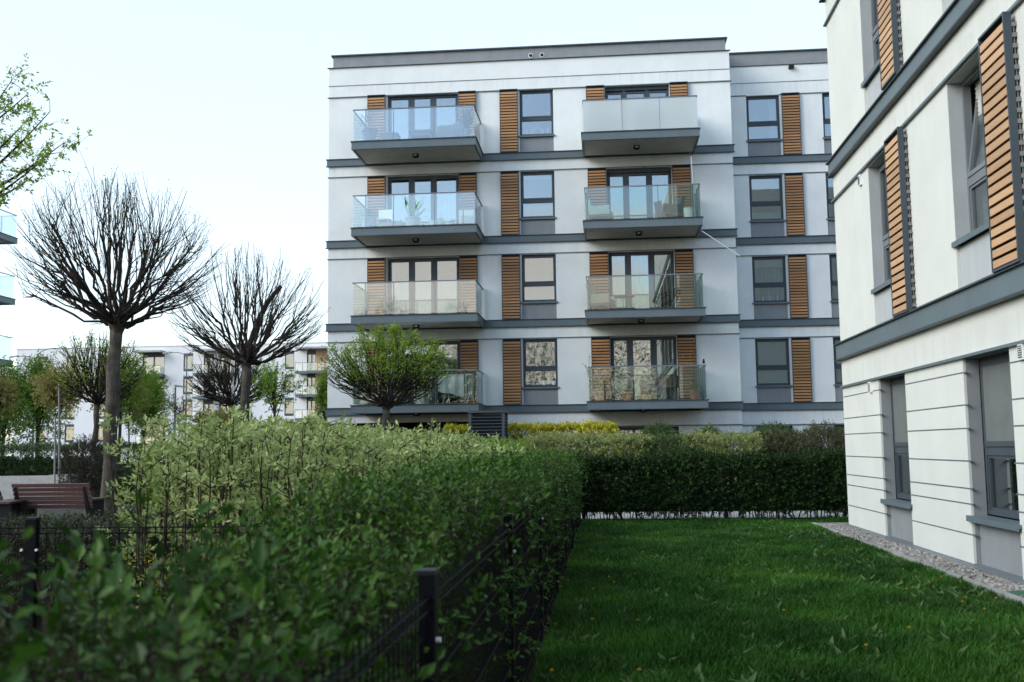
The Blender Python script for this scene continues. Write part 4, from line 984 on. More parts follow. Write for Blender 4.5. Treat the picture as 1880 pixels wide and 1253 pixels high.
for n, box, h0, h1, wd, sd_ in ((95000, (LX0, LX1 - .02, 5.0, 9.5), .05, .10, .0055, 1), (80000, (LX0, LX1 - .02, 9.5, 14), .05, .10, .0065, 2), (60000, (LX0, LX1 - .02, 14, 18), .05, .095, .0075, 3), (9000, (3.2, 4.9, 16.9, 18), .05, .09, .0075, 4), (4500, (3.02, 3.185, 5, 16.8), .05, .085, .006, 6)):
    V, Q, T = blades(n, *box, h0, h1, wd, sd_); mb.add(V, Q, T)
gm = L_['grass'].node_tree; pr = gm.nodes["Principled BSDF"]; src = pr.inputs["Base Color"].links[0].from_socket
pt = ramp(gm, noise(gm, .55, 4, objvec(gm)), [(.42, (.55, .62, .55)), (.55, (1, 1, 1)), (.68, (1.9, 1.35, 1.2))])
c2 = mixrgb(gm, 1.0, src, pt, 'MULTIPLY')
gm.links.new(c2, pr.inputs["Base Color"]); [gm.links.new(c2, q.inputs[0]) for q in gm.nodes if q.type == 'BSDF_TRANSLUCENT']
o = mb.build('grass', L_['grass']); o['kind'] = 'stuff'; o['label'] = 'dark green lawn grass between the hedge and the gravel'
mb = MB(); n = 1700
cx = np.where(r.uniform(0, 1, n) < .6, 3.15 - r.exponential(.45, n), r.uniform(LX0, 3.1, n)); cy = r.uniform(5.4, 17.5, n)
keep = (cx > LX0) & (cx < 3.16); cx, cy = cx[keep], cy[keep]; n = len(cx)
kk = 5; a = r.uniform(0, 6.28, (n, 1)) + np.arange(kk) * 1.26 + r.normal(0, .2, (n, kk)); el = r.uniform(.25, 1.1, (n, kk))
D = np.stack([np.cos(a) * np.cos(el), np.sin(a) * np.cos(el), np.sin(el)], -1); P = np.stack([np.repeat(cx, kk), np.repeat(cy, kk), np.full(n * kk, .01)], 1)
l = r.uniform(.05, .12, n * kk); mb.leaves(P, D.reshape(-1, 3), np.tile([0, 0, 1.], (n * kk, 1)) + .3 * r.normal(size=(n * kk, 3)), l, l * .33, .15, .25)
o = mb.build('lawn_weeds', L_['weed']); o['kind'] = 'stuff'; o['label'] = 'broad leaved weeds growing through the lawn'
# dandelions
def dandelion(p, hgt):
    t = thing('dandelion', 'small yellow dandelion flower in the lawn', 'flower', tuple(p), 'dandelions in the lawn')
    MB().tube([p, (p[0] + .006, p[1], p[2] + hgt)], [.003, .002], 4).build('stalk', L_['weed'], t)
    c = np.array([p[0] + .006, p[1], p[2] + hgt]); r = rng(7); n = 34; a = np.arange(n) * 2.4; e = np.linspace(.1, 1.3, n)
    D = np.stack([np.cos(a) * np.cos(e), np.sin(a) * np.cos(e), np.sin(e) * .7], 1); MB().leaves(np.tile(c, (n, 1)), D, np.tile([0, 0, 1.], (n, 1)), .014, .006, .1, .1).build('flower_head', M['yellow'], t)
    return t
spots = [(1042, 1066), (1028, 1078), (1118, 1060), (1128, 1070), (1300, 985), (1156, 1008), (1182, 1014), (1194, 1022), (1222, 1018), (1240, 1018), (1165, 1054), (1188, 1024), (1090, 1082), (1012, 1232), (1172, 1232), (1590, 1186), (1664, 1082), (1728, 1060), (1680, 1096), (1772, 1098), (1768, 1106), (1830, 1100), (1576, 1010), (1098, 998), (1110, 1040), (1400, 986), (1340, 1038), (1514, 1020), (1670, 1154), (1170, 1140), (1088, 1138), (1440, 1122), (1550, 1010), (1808, 1120), (1210, 1000), (1275, 1020)]
first = None
for x, y in spots:
    d = cf + cr * ((x - 940) / FPX) - cu * ((y - 626.5) / FPX); k = -(EYE - .09) / d.z; p = (d.x * k, d.y * k, .004)
    if first is None: first = dandelion(p, .088); fp = p
    else:
        c = copy_tree(first); c.location = p; c.rotation_euler = (0, 0, r.uniform(0, 6))

# ------------------------------------------------------------------ fences
def mesh_panel(P0, P1, ztop, name, par, wires=(.93, .90, .72, .52, .32, .10), dbl=True):
    mb = MB(); P0 = np.array(P0); P1 = np.array(P1); L = np.linalg.norm(P1 - P0); n = int(L / .05)
    t = np.arange(1, n) / n; A = P0[None] + (P1 - P0)[None] * t[:, None]
    lo = A.copy(); lo[:, 2] = .05; hi = A.copy(); hi[:, 2] = ztop
    sticks(mb, lo, hi, .0024, .0024, 4)
    nrm = np.array([-(P1 - P0)[1], (P1 - P0)[0], 0]) / L
    for z in wires:
        for s in (-1, 1):
            a = P0 + nrm * .0055 * s; b = P1 + nrm * .0055 * s; a[2] = b[2] = z; sticks(mb, a[None], b[None], .0033, .0033, 4)
    return mb.build(name, M['fence'], par)
def post(x, y, ztop, par, ax='y', bolts=True):
    hx, hy = (.02, .03) if ax == 'y' else (.03, .02)
    o = MB().box(x - hx, x + hx, y - hy, y + hy, 0, ztop).build('post', M['fence'], par)
    MB().box(x - hx - .003, x + hx + .003, y - hy - .003, y + hy + .003, ztop, ztop + .012).build('post_cap', M['dark'], o)
    if bolts:
        for z in (ztop - .16,):
            for s in (-1, 1):
                if ax == 'x': MB().tube([(x + s * (hx + .012), y - hy - .012, z), (x + s * (hx + .012), y - hy - .001, z)], .007, 8).build('bolt', M['white_plastic'], o)
                elif s > 0: MB().tube([(x + .001 + hx, y - .012, z), (x + hx + .013, y - .012, z)], .007, 8).build('bolt', M['white_plastic'], o)
    return o
fx = -.45; ys = [.45, 2.62, 4.80, 6.98, 9.16, 11.34, 13.52, 15.70, 17.72]
t = thing('mesh_fence', 'dark wire mesh fence along the lawn in front of the long hedge', 'fence', (fx, 9, 0))
for y in ys: post(fx, y, .985, t)
for a, b in zip(ys, ys[1:]): mesh_panel((fx, a + .03, 0), (fx, b - .03, 0), .965, 'mesh_panel', t)
t = thing('mesh_fence', 'dark wire mesh fence crossing behind the near hedge at the lower left', 'fence', (-3, 5.4, 0))
xs = [-5.40, -3.09, -.80]
for x in xs: post(x, 5.4, .945, t, 'x')
for a, b in zip(xs, xs[1:]): mesh_panel((a + .03, 5.4, 0), (b - .03, 5.4, 0), .925, 'mesh_panel', t, (.90, .87, .70, .50, .30, .10))
t = thing('mesh_fence', 'dark wire mesh fence running inside the hedge at the end of the lawn', 'fence', (2, 17.8, 0))
xs = [-.38, 2.0, 4.55]
for x in xs: post(x, 17.80, .93, t, 'x', False)
for a, b in zip(xs, xs[1:]): mesh_panel((a + .03, 17.8, 0), (b - .03, 17.8, 0), .91, 'mesh_panel', t, (.9, .6, .3, .06))

# ------------------------------------------------------------------ benches, planter, lamps, louvre box
def bench(label, x0, x1, y, ztop, rot=0):
    t = thing('slatted_bench', label, 'bench', ((x0 + x1) / 2, y, 0), 'slatted wooden benches')
    cx = (x0 + x1) / 2; w_ = (x1 - x0) / 2; mb = MB(); n = 6
    for i in range(n):
        z = .26 + (ztop - .26) * (i + .5) / n; q = y + .16 - .20 * (i / (n - 1)) * -1
        mb.obox((cx, y - .10 - .16 * (i / (n - 1)), z), (1, 0, 0), (0, .95, .30), (0, -.30, .95), w_, .014, (ztop - .26) / n / 2 - .006)
    mb.build('backrest', M['bench'], t)
    mb = MB()
    for i in range(5): mb.box(x0, x1, y + .02 + i * .095, y + .10 + i * .095, .40, .435)
    mb.build('seat', M['bench'], t)
    for x in (x0 + .06, x1 - .10):
        MB().obox((x, y - .16, .42), (1, 0, 0), (0, .95, .30), (0, -.30, .95), .03, .02, .33).build('backrest_support', M['dark'], t)
        MB().box(x - .03, x + .03, y - .05, y + .48, .0, .398).build('leg', M['dark'], t)
    return t
a, b = at(36, 900, 19), at(176, 900, 19)
bench('dark stained slatted bench seen from behind, beside the wide bare tree', a.x, b.x, 19, .74)
t = bench('darker slatted bench cut by the left edge, side on', -1.0, .5, 0, .74)
t.location = (at(18, 900, 18.6).x - .25, 18.6, 0); t.rotation_euler = (0, 0, R(-78))
mb = MB(); a = at(-60, 870, 25); b = at(131, 870, 25); mb.box(a.x, b.x - .45, 24.8, 25.3, 0, .74); mb.box(b.x - .447, b.x, 24.75, 25.35, 0, .765)
tag(mb.build('planter_wall', M['concrete']), 'low pale concrete planter wall behind the bench', 'wall')
a = at(113, 870, 24.6)
t = thing('tree_stake', 'pale wooden stake tied to the young bronze-leaved tree', 'stake', (a.x + .05, 24.4, 0))
MB().tube([(a.x + .08, 24.4, 0), (a.x - .02, 24.4, 3.0)], .028, 6).build('stake_pole', M['stripe_and_timber'], t); MB().tube([(a.x - .05, 24.4, 0), (a.x - .1, 24.4, 2.2)], .022, 6).build('brace', M['steel'], t)
def lamp_post(label, px_, top, Y, arms):
    c = at(px_, 815, Y); zt = at(px_, top, Y).z
    t = thing('street_lamp', label, 'street lamp', (c.x, Y, 0), 'street lamps')
    MB().tube([(c.x, Y, 0), (c.x, Y, zt * .5), (c.x, Y, zt)], [.09, .07, .045], 8).build('pole', M['planter_grey'], t)
    for ex, ey, droop in arms:
        e = at(ex, ey, Y); P = bez(np.array([c.x, Y, zt]), np.array([c.x, Y, zt + (e.z - zt) * 1.15 + .02]), np.array(e), 8)
        MB().tube(P, np.linspace(.04, .03, 8), 6).build('arm', M['planter_grey'], t)
        s = 1 if e.x > c.x else -1
        MB().obox((e.x + s * .22, Y, e.z), (1, 0, -s * .12), (0, 1, 0), (s * .12, 0, 1), .34, .11, .05).build('lamp_head', M['steel'], t)
lamp_post('double armed street lamp in front of the far white building', 340, 662, 80, [(312, 648, 0), (366, 645, 0)])
lamp_post('short street lamp with a single flat head by the double armed lamp', 320, 714, 55, [(325, 710, 0)])
lamp_post('street lamp with two curved arms above the left trees', 60, 668, 70, [(30, 655, 0), (112, 640, 0)])
a, b = at(860, 760, 27), at(926, 760, 27); zt = 2.27
t = thing('louvred_vent_housing', 'dark louvred ventilation housing in front of the apartment block', 'vent housing', ((a.x + b.x) / 2, 27.4, 0))
x0, x1, y0, y1 = a.x, b.x, 27, 27.95; mb = MB()
for x in (x0, x1 - .07):
    for y in (y0, y1 - .07): mb.box(x, x + .07, y, y + .07, 0, zt - .06)
mb.build('frame', M['frame'], t); MB().box(x0 - .03, x1 + .03, y0 - .03, y1 + .03, zt - .058, zt).build('lid', M['frame'], t)
mb = MB(); z = .2
while z < zt - .12:
    mb.obox(((x0 + x1) / 2, y0 + .035, z), (1, 0, 0), (0, .8, -.6), (0, .6, .8), (x1 - x0) / 2 - .075, .04, .008); mb.obox((x1 - .035, (y0 + y1) / 2, z), (.8, 0, .6), (0, 1, 0), (-.6, 0, .8), .04, (y1 - y0) / 2 - .075, .008); z += .085
mb.build('louvres', M['frame'], t); MB().box(x0 + .09, x1 - .09, y0 + .1, y1 - .1, 0, zt - .1).build('core', M['dark'], t)

# ------------------------------------------------------------------ things on the balconies
FT = [T + .008 for T in TK]
def pot(name, label, x, y, z, r0, r1, h_, mat, plant=None, ph=.2, pn=60, seed=0, L=(.04, .08), w_=.5, flat=False, group='plant pots on the balconies'):
    t = thing(name, label, 'plant pot', (x, y, z), group)
    MB().lathe((x, y, z), [(0, 0), (r0, 0), (r1, h_ * .85), (r1 * 1.08, h_ * .86), (r1 * 1.08, h_), (r1 * .92, h_), (r1 * .9, h_ - .03), (0, h_ - .03)], 16).build('pot', M[mat], t)
    if plant:
        r = rng(seed + 500); P = np.stack([x + r.normal(0, r1 * .4, pn), y + r.normal(0, r1 * .4, pn), z + h_ - .03 + r.uniform(0, .5, pn) * ph], 1)
        D = unit(np.stack([r.normal(0, .5, pn), r.normal(0, .5, pn), r.uniform(.5, 1.3, pn)], 1)); l = r.uniform(.5, 1, pn) * (ph * .8 if not flat else .08)
        l = r.uniform(*L, pn) if not w_ < .2 else r.uniform(.6, 1, pn) * ph
        MB().leaves(P, D, rvec(r, pn) + np.array([0, 0, .6]), l, l * w_).build('plant', plant if not isinstance(plant, str) else L_[plant], t)
    return t
def armchair(label, x, y, z, rot, w_=.75, mat='cushion', back=.75, name='balcony_armchair'):
    t = thing(name, label, 'armchair', (0, 0, 0)); h_ = .38
    for sx in (-1, 1):
        for sy in (-1, 1): MB().box(sx * (w_ / 2 - .04) - .025, sx * (w_ / 2 - .04) + .025, sy * .30 - .025, sy * .30 + .025, 0, .22).build('leg', M['rattan'], t)
    MB().box(-w_ / 2, w_ / 2, -.35, .35, .22, .30).build('frame', M['rattan'], t)
    MB().box(-w_ / 2 + .07, w_ / 2 - .07, -.36, .30, .302, .44).build('seat', M[mat], t)
    MB().obox((0, .33, .30 + back / 2 - .08), (1, 0, 0), (0, .97, -.22), (0, .22, .97), w_ / 2 - .02, .06, back / 2 - .08).build('backrest', M[mat], t)
    for s in (-1, 1): MB().box(s * (w_ / 2 - .033) - .033, s * (w_ / 2 - .033) + .033, -.34, .30, .302, .60).build('armrest', M[mat], t)
    t.location = (x, y, z); t.rotation_euler = (0, 0, rot); return t
# top left
z = FT[3]
pot('tall_planter', 'tall tapered dark planter with wispy grass on the top left balcony', -7.75, 33.75, z, .16, .24, .55, 'planter_grey', 'cover', .75, 40, 1, (.3, .6), .03)
t = thing('storage_box', 'low grey storage box on the top left balcony', 'box', (-7.05, 33.75, z)); MB().box(-7.35, -6.75, 33.5, 34.0, z, z + .30).build('box_body', M['planter_grey'], t); MB().box(-7.37, -6.73, 33.48, 34.02, z + .302, z + .335).build('lid', M['planter_grey'], t)
t = thing('low_table', 'low grey table with slanted legs on the top left balcony', 'table', (-5.95, 33.75, z)); MB().box(-6.35, -5.55, 33.45, 34.05, z + .34, z + .39).build('tabletop', M['planter_grey'], t); MB().box(-6.28, -5.62, 33.5, 34.0, z + .22, z + .338).build('apron', M['planter_grey'], t)
for sx in (-1, 1):
    for sy in (-1, 1): MB().tube([(-5.95 + sx * .30, 33.75 + sy * .22, z + .22), (-5.95 + sx * .38, 33.75 + sy * .26, z)], .02, 5).build('leg', M['planter_grey'], t)
t = thing('covered_armchair', 'grey armchair under a dust cover on the top left balcony', 'armchair', (-4.95, 34.0, z)); G_ = []
for k, (ww, zz_, q) in enumerate(((.55, 0, 0), (.53, .30, .02), (.50, .52, .05), (.40, .60, .1), (.0, .62, .1))):
    G_.append([(-4.98 + ww * (1.0 if math.cos(a) > 0 else .95) * max(-1, min(1, 1.5 * math.cos(a))), 34.05 + .42 * (ww / .55) * max(-1, min(1, 1.5 * math.sin(a))), z + zz_ + (.24 * (ww > 0) * max(0, math.cos(a)) * (k > 1))) for a in np.linspace(0, 6.2832, 33)])
MB().sheet(G_).build('dust_cover', M['planter_grey'], t, True)
pot('slim_planter', 'slim planter with a tall dark plant at the right end of the top left balcony', -4.38, 33.7, z, .10, .13, .4, 'planter_grey', 'cover', .7, 50, 2, (.2, .5), .12)
# third left
z = FT[2]
t = thing('white_chair', 'small white plastic chair on the third left balcony', 'chair', (-7.35, 34.2, z))
for sx in (-1, 1):
    for sy in (-1, 1): MB().box(-7.35 + sx * .19 - .02, -7.35 + sx * .19 + .02, 34.2 + sy * .19 - .02, 34.2 + sy * .19 + .02, z, z + .42).build('leg', M['white_plastic'], t)
MB().box(-7.58, -7.12, 33.97, 34.43, z + .422, z + .46).build('seat', M['white_plastic'], t); MB().obox((-7.35, 34.42, z + .66), (1, 0, 0), (0, 1, -.15), (0, .15, 1), .24, .02, .20).build('backrest', M['white_plastic'], t)
pot('flower_pot', 'largest grey pot at the left end of the third left balcony', -7.75, 33.6, z, .20, .25, .40, 'pale_cloth', 'fresh', .15, 50, 3)
t = thing('planter_trough', 'long brown wooden planter trough on the third left balcony', 'planter', (-7.0, 33.55, z)); MB().box(-7.4, -6.55, 33.42, 33.68, z, z + .2).build('trough', M['beige_cloth'], t)
r = rng(9); P = np.stack([r.uniform(-7.35, -6.6, 70), r.uniform(33.46, 33.64, 70), np.full(70, z + .19)], 1); MB().leaves(P, rvec(r, 70) * .6 + np.array([0, 0, .8]), rvec(r, 70), .09, .04).build('plants', L_['bronze'], t)
pot('flower_pot', 'grey tub with a tall spiky plant on the third left balcony', -6.25, 33.6, z, .22, .25, .36, 'pale_cloth', 'fresh', .75, 26, 4, (.3, .7), .09)
pot('flower_pot', 'white pot with yellow blooms, left of the two on the third left balcony', -5.52, 33.55, z, .13, .17, .2, 'white_plastic', 'yellow', .12, 90, 5, (.04, .07))
pot('flower_pot', 'white pot with yellow blooms and a tall sprig on the third left balcony', -4.93 - .35, 33.55, z, .12, .15, .16, 'white_plastic', 'yellow', .3, 60, 6, (.04, .08))
pot('flower_pot', 'small pot with a mauve plant on the third left balcony', -4.93, 33.6, z, .09, .11, .12, 'white_plastic', M['rattan'], .3, 50, 8, (.04, .08))
t = thing('drawer_cabinet', 'white drawer cabinet with a grey basket front on the third left balcony', 'cabinet', (-4.42, 34.0, z)); MB().box(-4.72, -4.2, 33.8, 34.3, z, z + .62).build('carcass', M['white_plastic'], t); MB().box(-4.66, -4.26, 33.775, 33.799, z + .05, z + .42).build('basket', M['pale_cloth'], t)
r = rng(12); P = np.stack([r.uniform(-4.6, -4.3, 60), r.uniform(33.7, 33.8, 60), z + r.uniform(.4, .58, 60)], 1); 
# second left
z = FT[1]; pot('flower_pot', 'dry twiggy plant in a low pot on the second left balcony', -4.55, 33.6, z, .10, .13, .14, 'rattan', 'bronze', .35, 26, 13, (.2, .3), .15)
# bottom left
z = FT[0]
t = thing('drying_rack', 'clothes drying rack hung with grey sheets on the bottom left balcony', 'drying rack', (-4.85, 34, z))
G_ = [[(-5.45 + .95 * u, 33.75 + .02 * math.sin(u * 19), z + .95 - v * (.52 + .22 * u + .015 * math.sin(u * 11))) for v in np.linspace(0, 1, 7)] for u in np.linspace(0, 1, 24)]
MB().sheet(G_).build('hung_sheet', M['pale_cloth'], t, True)
G_ = [[(-4.45 + .12 * u, 33.72 + .6 * u, z + 1.0 - v * (.75 + .05 * math.sin(u * 9))) for v in np.linspace(0, 1, 5)] for u in np.linspace(0, 1, 8)]
MB().sheet(G_).build('hung_sheet', M['pale_cloth'], t, True)
mb = MB()
for y in (33.73, 34.3): mb.tube([(-5.5, y, z + .96), (-4.3, y, z + .96)], .010, 5)
for x in (-5.3, -4.5):
    mb.tube([(x, 33.7, z), (x + .25, 34.25, z + .96)], .011, 5); mb.tube([(x + .25, 33.7, z), (x, 34.25, z + .96)], .011, 5)
mb.build('rack_frame', M['white_plastic'], t)
pot('garden_pot', 'wide ribbed grey pot with a leafy plant on the bottom left balcony', -5.95, 33.6, z, .22, .28, .42, 'pale_cloth', 'cover', .4, 70, 15, (.08, .16))
pot('garden_pot', 'dark woven pot with low leaves on the bottom left balcony', -6.6, 33.6, z, .24, .27, .34, 'planter_grey', 'fresh', .2, 60, 16)
pot('garden_pot', 'dark pot at the left end of the bottom left balcony', -7.7, 33.6, z, .2, .24, .32, 'planter_grey', 'cover', .25, 60, 17)
t = thing('parasol', 'open white parasol on the bottom left balcony behind the round tree', 'parasol', (-6.3, 34.1, z))
MB().tube([(-6.3, 34.1, z), (-6.3, 34.1, z + 2.1)], .02, 8).build('pole', M['white_plastic'], t)
MB().lathe((-6.3, 34.1, z), [(.95, 1.62), (.7, 1.78), (.4, 1.93), (.0, 2.02)], 16).build('canopy', M['curtain'], t)
MB().lathe((-6.3, 34.1, z), [(0, .06), (.22, .06), (.24, 0.0)], 16).build('base', M['planter_grey'], t)
# third right
z = FT[2]
armchair('dark cushioned armchair with slatted wooden arm on the third right balcony', 2.3, 34.2, z, R(-70), .75)
armchair('pale low armchair with white cushions at the left end of the third right balcony', .05, 34.1, z, R(80), .8, 'pale_cloth', .7)
t = thing('folding_table', 'small folded wooden table leaning on the dark armchair', 'table', (1.98, 33.75, z)); MB().obox((1.98, 33.7, z + .33), (.97, 0, .24), (0, 1, 0), (-.24, 0, .97), .13, .02, .34).build('tabletop', M['rattan'], t)
for s in (-1, 1): MB().obox((2.0 + s * .1, 33.76, z + .30), (.97, 0, .24), (0, 1, 0), (-.24, 0, .97), .015, .012, .31).build('leg', M['stripe_and_timber'], t)
t = thing('paint_bucket', 'white lidded tub in the right corner of the third right balcony', 'tub', (2.95, 33.9, z)); MB().lathe((2.95, 33.9, z), [(0, 0), (.17, 0), (.19, .42), (0, .42)], 16).build('tub_body', M['white_plastic'], t); MB().lathe((2.95, 33.9, z), [(.2, .425), (.2, .45), (0, .452)], 16).build('lid', M['pale_cloth'], t)
t = thing('white_pole', 'tall white pole standing at the right end of the third right balcony', 'pole', (3.1, 33.45, z)); MB().tube([(3.1, 33.45, z), (3.02, 33.45, z + 2.1)], .013, 7).build('shaft', M['pale_cloth'], t); MB().tube([(3.02, 33.45, z + 2.1), (3.0, 33.45, z + 2.2)], [.04, .03], 7).build('finial', M['dark'], t)
a, b = at(1288, 424, 33.25), at(1359, 471, 33.0)
t = thing('white_rod', 'thin white rod slanting down from under the third right balcony', 'rod', tuple(a)); MB().tube([tuple(a), tuple(b)], .012, 7).build('shaft', M['pale_cloth'], t); MB().tube([tuple(a), tuple(a + (a - b) * .03)], .04, 8).build('socket', M['frame'], t)
z = FT[3]
t = thing('storage_box', 'tall grey box standing behind the frosted glass of the top right balcony', 'box', (1.7, 33.7, z)); MB().box(1.25, 2.2, 33.45, 34.0, z, z + .72).build('box_body', M['cushion'], t); MB().box(1.22, 2.23, 33.42, 34.03, z + .722, z + .76).build('lid', M['planter_grey'], t)
armchair('grey armchair standing behind the frosted glass of the top right balcony', .3, 33.9, z, R(70), .7)
# second right
z = FT[1]
t = thing('side_table', 'round two tier metal side table on the second right balcony', 'side table', (.75, 34.0, z))
MB().lathe((.75, 34.0, z), [(0, .50), (.34, .50), (.34, .525), (0, .526)], 24).build('tabletop', M['planter_grey'], t); MB().lathe((.75, 34.0, z), [(0, .10), (.36, .10), (.36, .12), (0, .121)], 24).build('lower_shelf', M['planter_grey'], t)
for a in (.6, 2.7, 4.8): MB().tube([(.75 + .3 * math.cos(a), 34 + .3 * math.sin(a), z), (.75 + .3 * math.cos(a), 34 + .3 * math.sin(a), z + .5)], .012, 5).build('leg', M['planter_grey'], t)
t = thing('wire_chair', 'black round string chair on the second right balcony', 'chair', (2.05, 34.0, z))
cc = np.array([2.1, 34.0, z + .55]); e1 = np.array([.86, 0, .42]); e2 = np.array([.08, 1.0, 0]); an = np.linspace(0, 6.283, 29)
rim = np.array([cc + e1 * .52 * math.cos(a) + e2 * .38 * math.sin(a) for a in an]); MB().tube(rim, .016, 6, False).build('rim', M['dark'], t)
low = cc + np.array([.08, 0, -.30]); mb = MB()
inner = np.array([low + e1 * .17 * math.cos(a) + e2 * .14 * math.sin(a) for a in an])
for k in range(28): mb.tube(bez(rim[k], (rim[k] + inner[k]) / 2 + np.array([0, 0, -.06]), inner[k], 4), .007, 3, False)
mb.sheet([inner, np.tile(low + np.array([0, 0, -.02]), (29, 1))]); mb.build('string_seat', M['dark'], t)
for a in (.9, 2.4, 4.0, 5.5): MB().tube([tuple(low + np.array([.12 * math.cos(a), .12 * math.sin(a), 0])), (2.1 + .34 * math.cos(a), 34 + .3 * math.sin(a), z)], .012, 5).build('leg', M['dark'], t)
armchair('beige draped armchair behind the left glass of the second right balcony', .02, 34.2, z, R(75), .85, 'beige_cloth', .85)
# bottom right
z = FT[0]
pot('terracotta_pot', 'square dark terracotta planter with dry stems at the left end of the bottom right balcony', -.05, 33.6, z, .22, .27, .32, 'terracotta', 'bronze', .9, 70, 21, (.06, .12), .3, group='terracotta pots')
t = thing('plant_stand', 'slim metal plant stand with dark leaves at the left end of the bottom right balcony', 'plant stand', (.05, 34.2, z))
mb = MB()
for x in (-.15, .25):
    for y in (34.1, 34.4): mb.tube([(x, y, z), (x, y, z + .75)], .012, 5)
mb.build('frame', M['dark'], t)
for zz_ in (.35, .75): MB().box(-.17, .27, 34.08, 34.42, z + zz_, z + zz_ + .02).build('shelf', M['dark'], t)
pot('terracotta_pot', 'round terracotta pot with a reddish plant beside the plant stand', .78, 33.6, z, .15, .2, .25, 'terracotta', 'bronze', .28, 80, 22, (.06, .11), group='terracotta pots')
pot('terracotta_pot', 'low wide terracotta pot with green herbs below the glass door', 1.52 - .12, 33.6, z, .15, .21, .2, 'terracotta', 'green_shrub', .22, 160, 23, (.05, .09), group='terracotta pots')
pot('terracotta_pot', 'pale terracotta pot with upright green stems at the right end of the bottom right balcony', 2.93, 33.6, z, .14, .19, .32, 'terracotta', 'pale_shrub', .42, 90, 24, (.1, .2), .2, group='terracotta pots')
t = thing('rattan_chair', 'round backed rattan chair seen from behind on the bottom right balcony', 'chair', (2.12, 33.75, z))
an = np.linspace(math.pi * 1.08, math.pi * 1.92, 15); G_ = [[(2.12 + (.30 + .07 * k / 5) * math.cos(a), 33.95 + (.26 + .05 * k / 5) * math.sin(a), z + .40 + .42 * k / 5 * (1 - .25 * abs(math.cos(a)) ** 3)) for a in an] for k in range(6)]
MB().sheet(G_).build('backrest', M['rattan'], t); MB().tube(G_[-1], .022, 6).build('top_rail', M['rattan'], t)
MB().lathe((2.12, 33.95, z), [(0, .40), (.29, .40), (.31, .43), (.29, .46), (0, .46)], 20).build('seat', M['rattan'], t)
for sx in (-1, 1):
    for sy in (-1, 1): MB().tube([(2.12 + sx * .12, 33.95 + sy * .12, z + .4), (2.12 + sx * .30, 33.95 + sy * .27, z)], .016, 6).build('leg', M['stripe_and_timber'], t)
t = thing('balcony_table', 'dark square balcony table beside the rattan chair', 'table', (2.6, 34.3, z)); MB().box(2.3, 2.95, 34.0, 34.6, z + .66, z + .70).build('tabletop', M['rattan'], t)
for x in (2.35, 2.9):
    for y in (34.05, 34.55): MB().box(x - .025, x + .025, y - .025, y + .025, z, z + .658).build('leg', M['rattan'], t)
armchair('dark low bench chair left of the rattan chair on the bottom right balcony', 1.68, 34.5, z, R(90), .55, 'cushion', .6)
for lb, x, sd_, hh in (('bare wispy climbing plant with red buds on the right shutter of the bottom right balcony', 2.92, 41, 1.9), ('bare wispy climbing plant at the left corner of the bottom right balcony', -.42, 42, 1.5)):
    r = rng(sd_); t = thing('climbing_plant', lb, 'plant', (x, 33.9, z)); st, lf = MB(), MB()
    for k in range(5):
        q = np.array([[x + r.normal(0, .03), 33.9, z], [x + r.normal(0, .08), 33.9 + r.normal(0, .1), z + hh * .5], [x + r.normal(0, .16), 33.9 + r.normal(0, .15), z + hh * r.uniform(.8, 1.05)]]); pl = bez(*q, 8); st.tube(pl, .006, 3, False)
        P = pl[r.integers(3, 8, 24)] + r.normal(0, .05, (24, 3)); lf.leaves(P, rvec(r, 24), rvec(r, 24), .045, .025)
    st.build('stems', M['stem'], t); lf.build('leaves', L_['bronze'], t)
r = rng(44)
t = thing('small_bird', 'small dark bird perched on the railing corner of the bottom right balcony', 'bird', (3.2, 33.27, TK[0] + 1.115))
zb = TK[0] + 1.117
MB().lathe((3.2, 33.27, zb), [(0, .02), (.03, .03), (.045, .07), (.035, .11), (.028, .125), (.033, .15), (.02, .175), (0, .18)], 10).add([(3.20, 33.25, zb + .155), (3.20, 33.29, zb + .155), (3.15, 33.27, zb + .15), (3.2, 33.27, zb + .165), (3.23, 33.25, zb + .06), (3.23, 33.29, zb + .06), (3.31, 33.26, zb + .01), (3.31, 33.28, zb + .01)], [(4, 5, 7, 6)], [(0, 1, 2), (0, 2, 3), (1, 3, 2)]).build('body', M['dark'], t, False)
for s in (-1, 1): MB().tube([(3.2, 33.27 + s * .015, zb - .001), (3.2, 33.27 + s * .015, zb + .04)], .004, 4).build('leg', M['dark'], t)
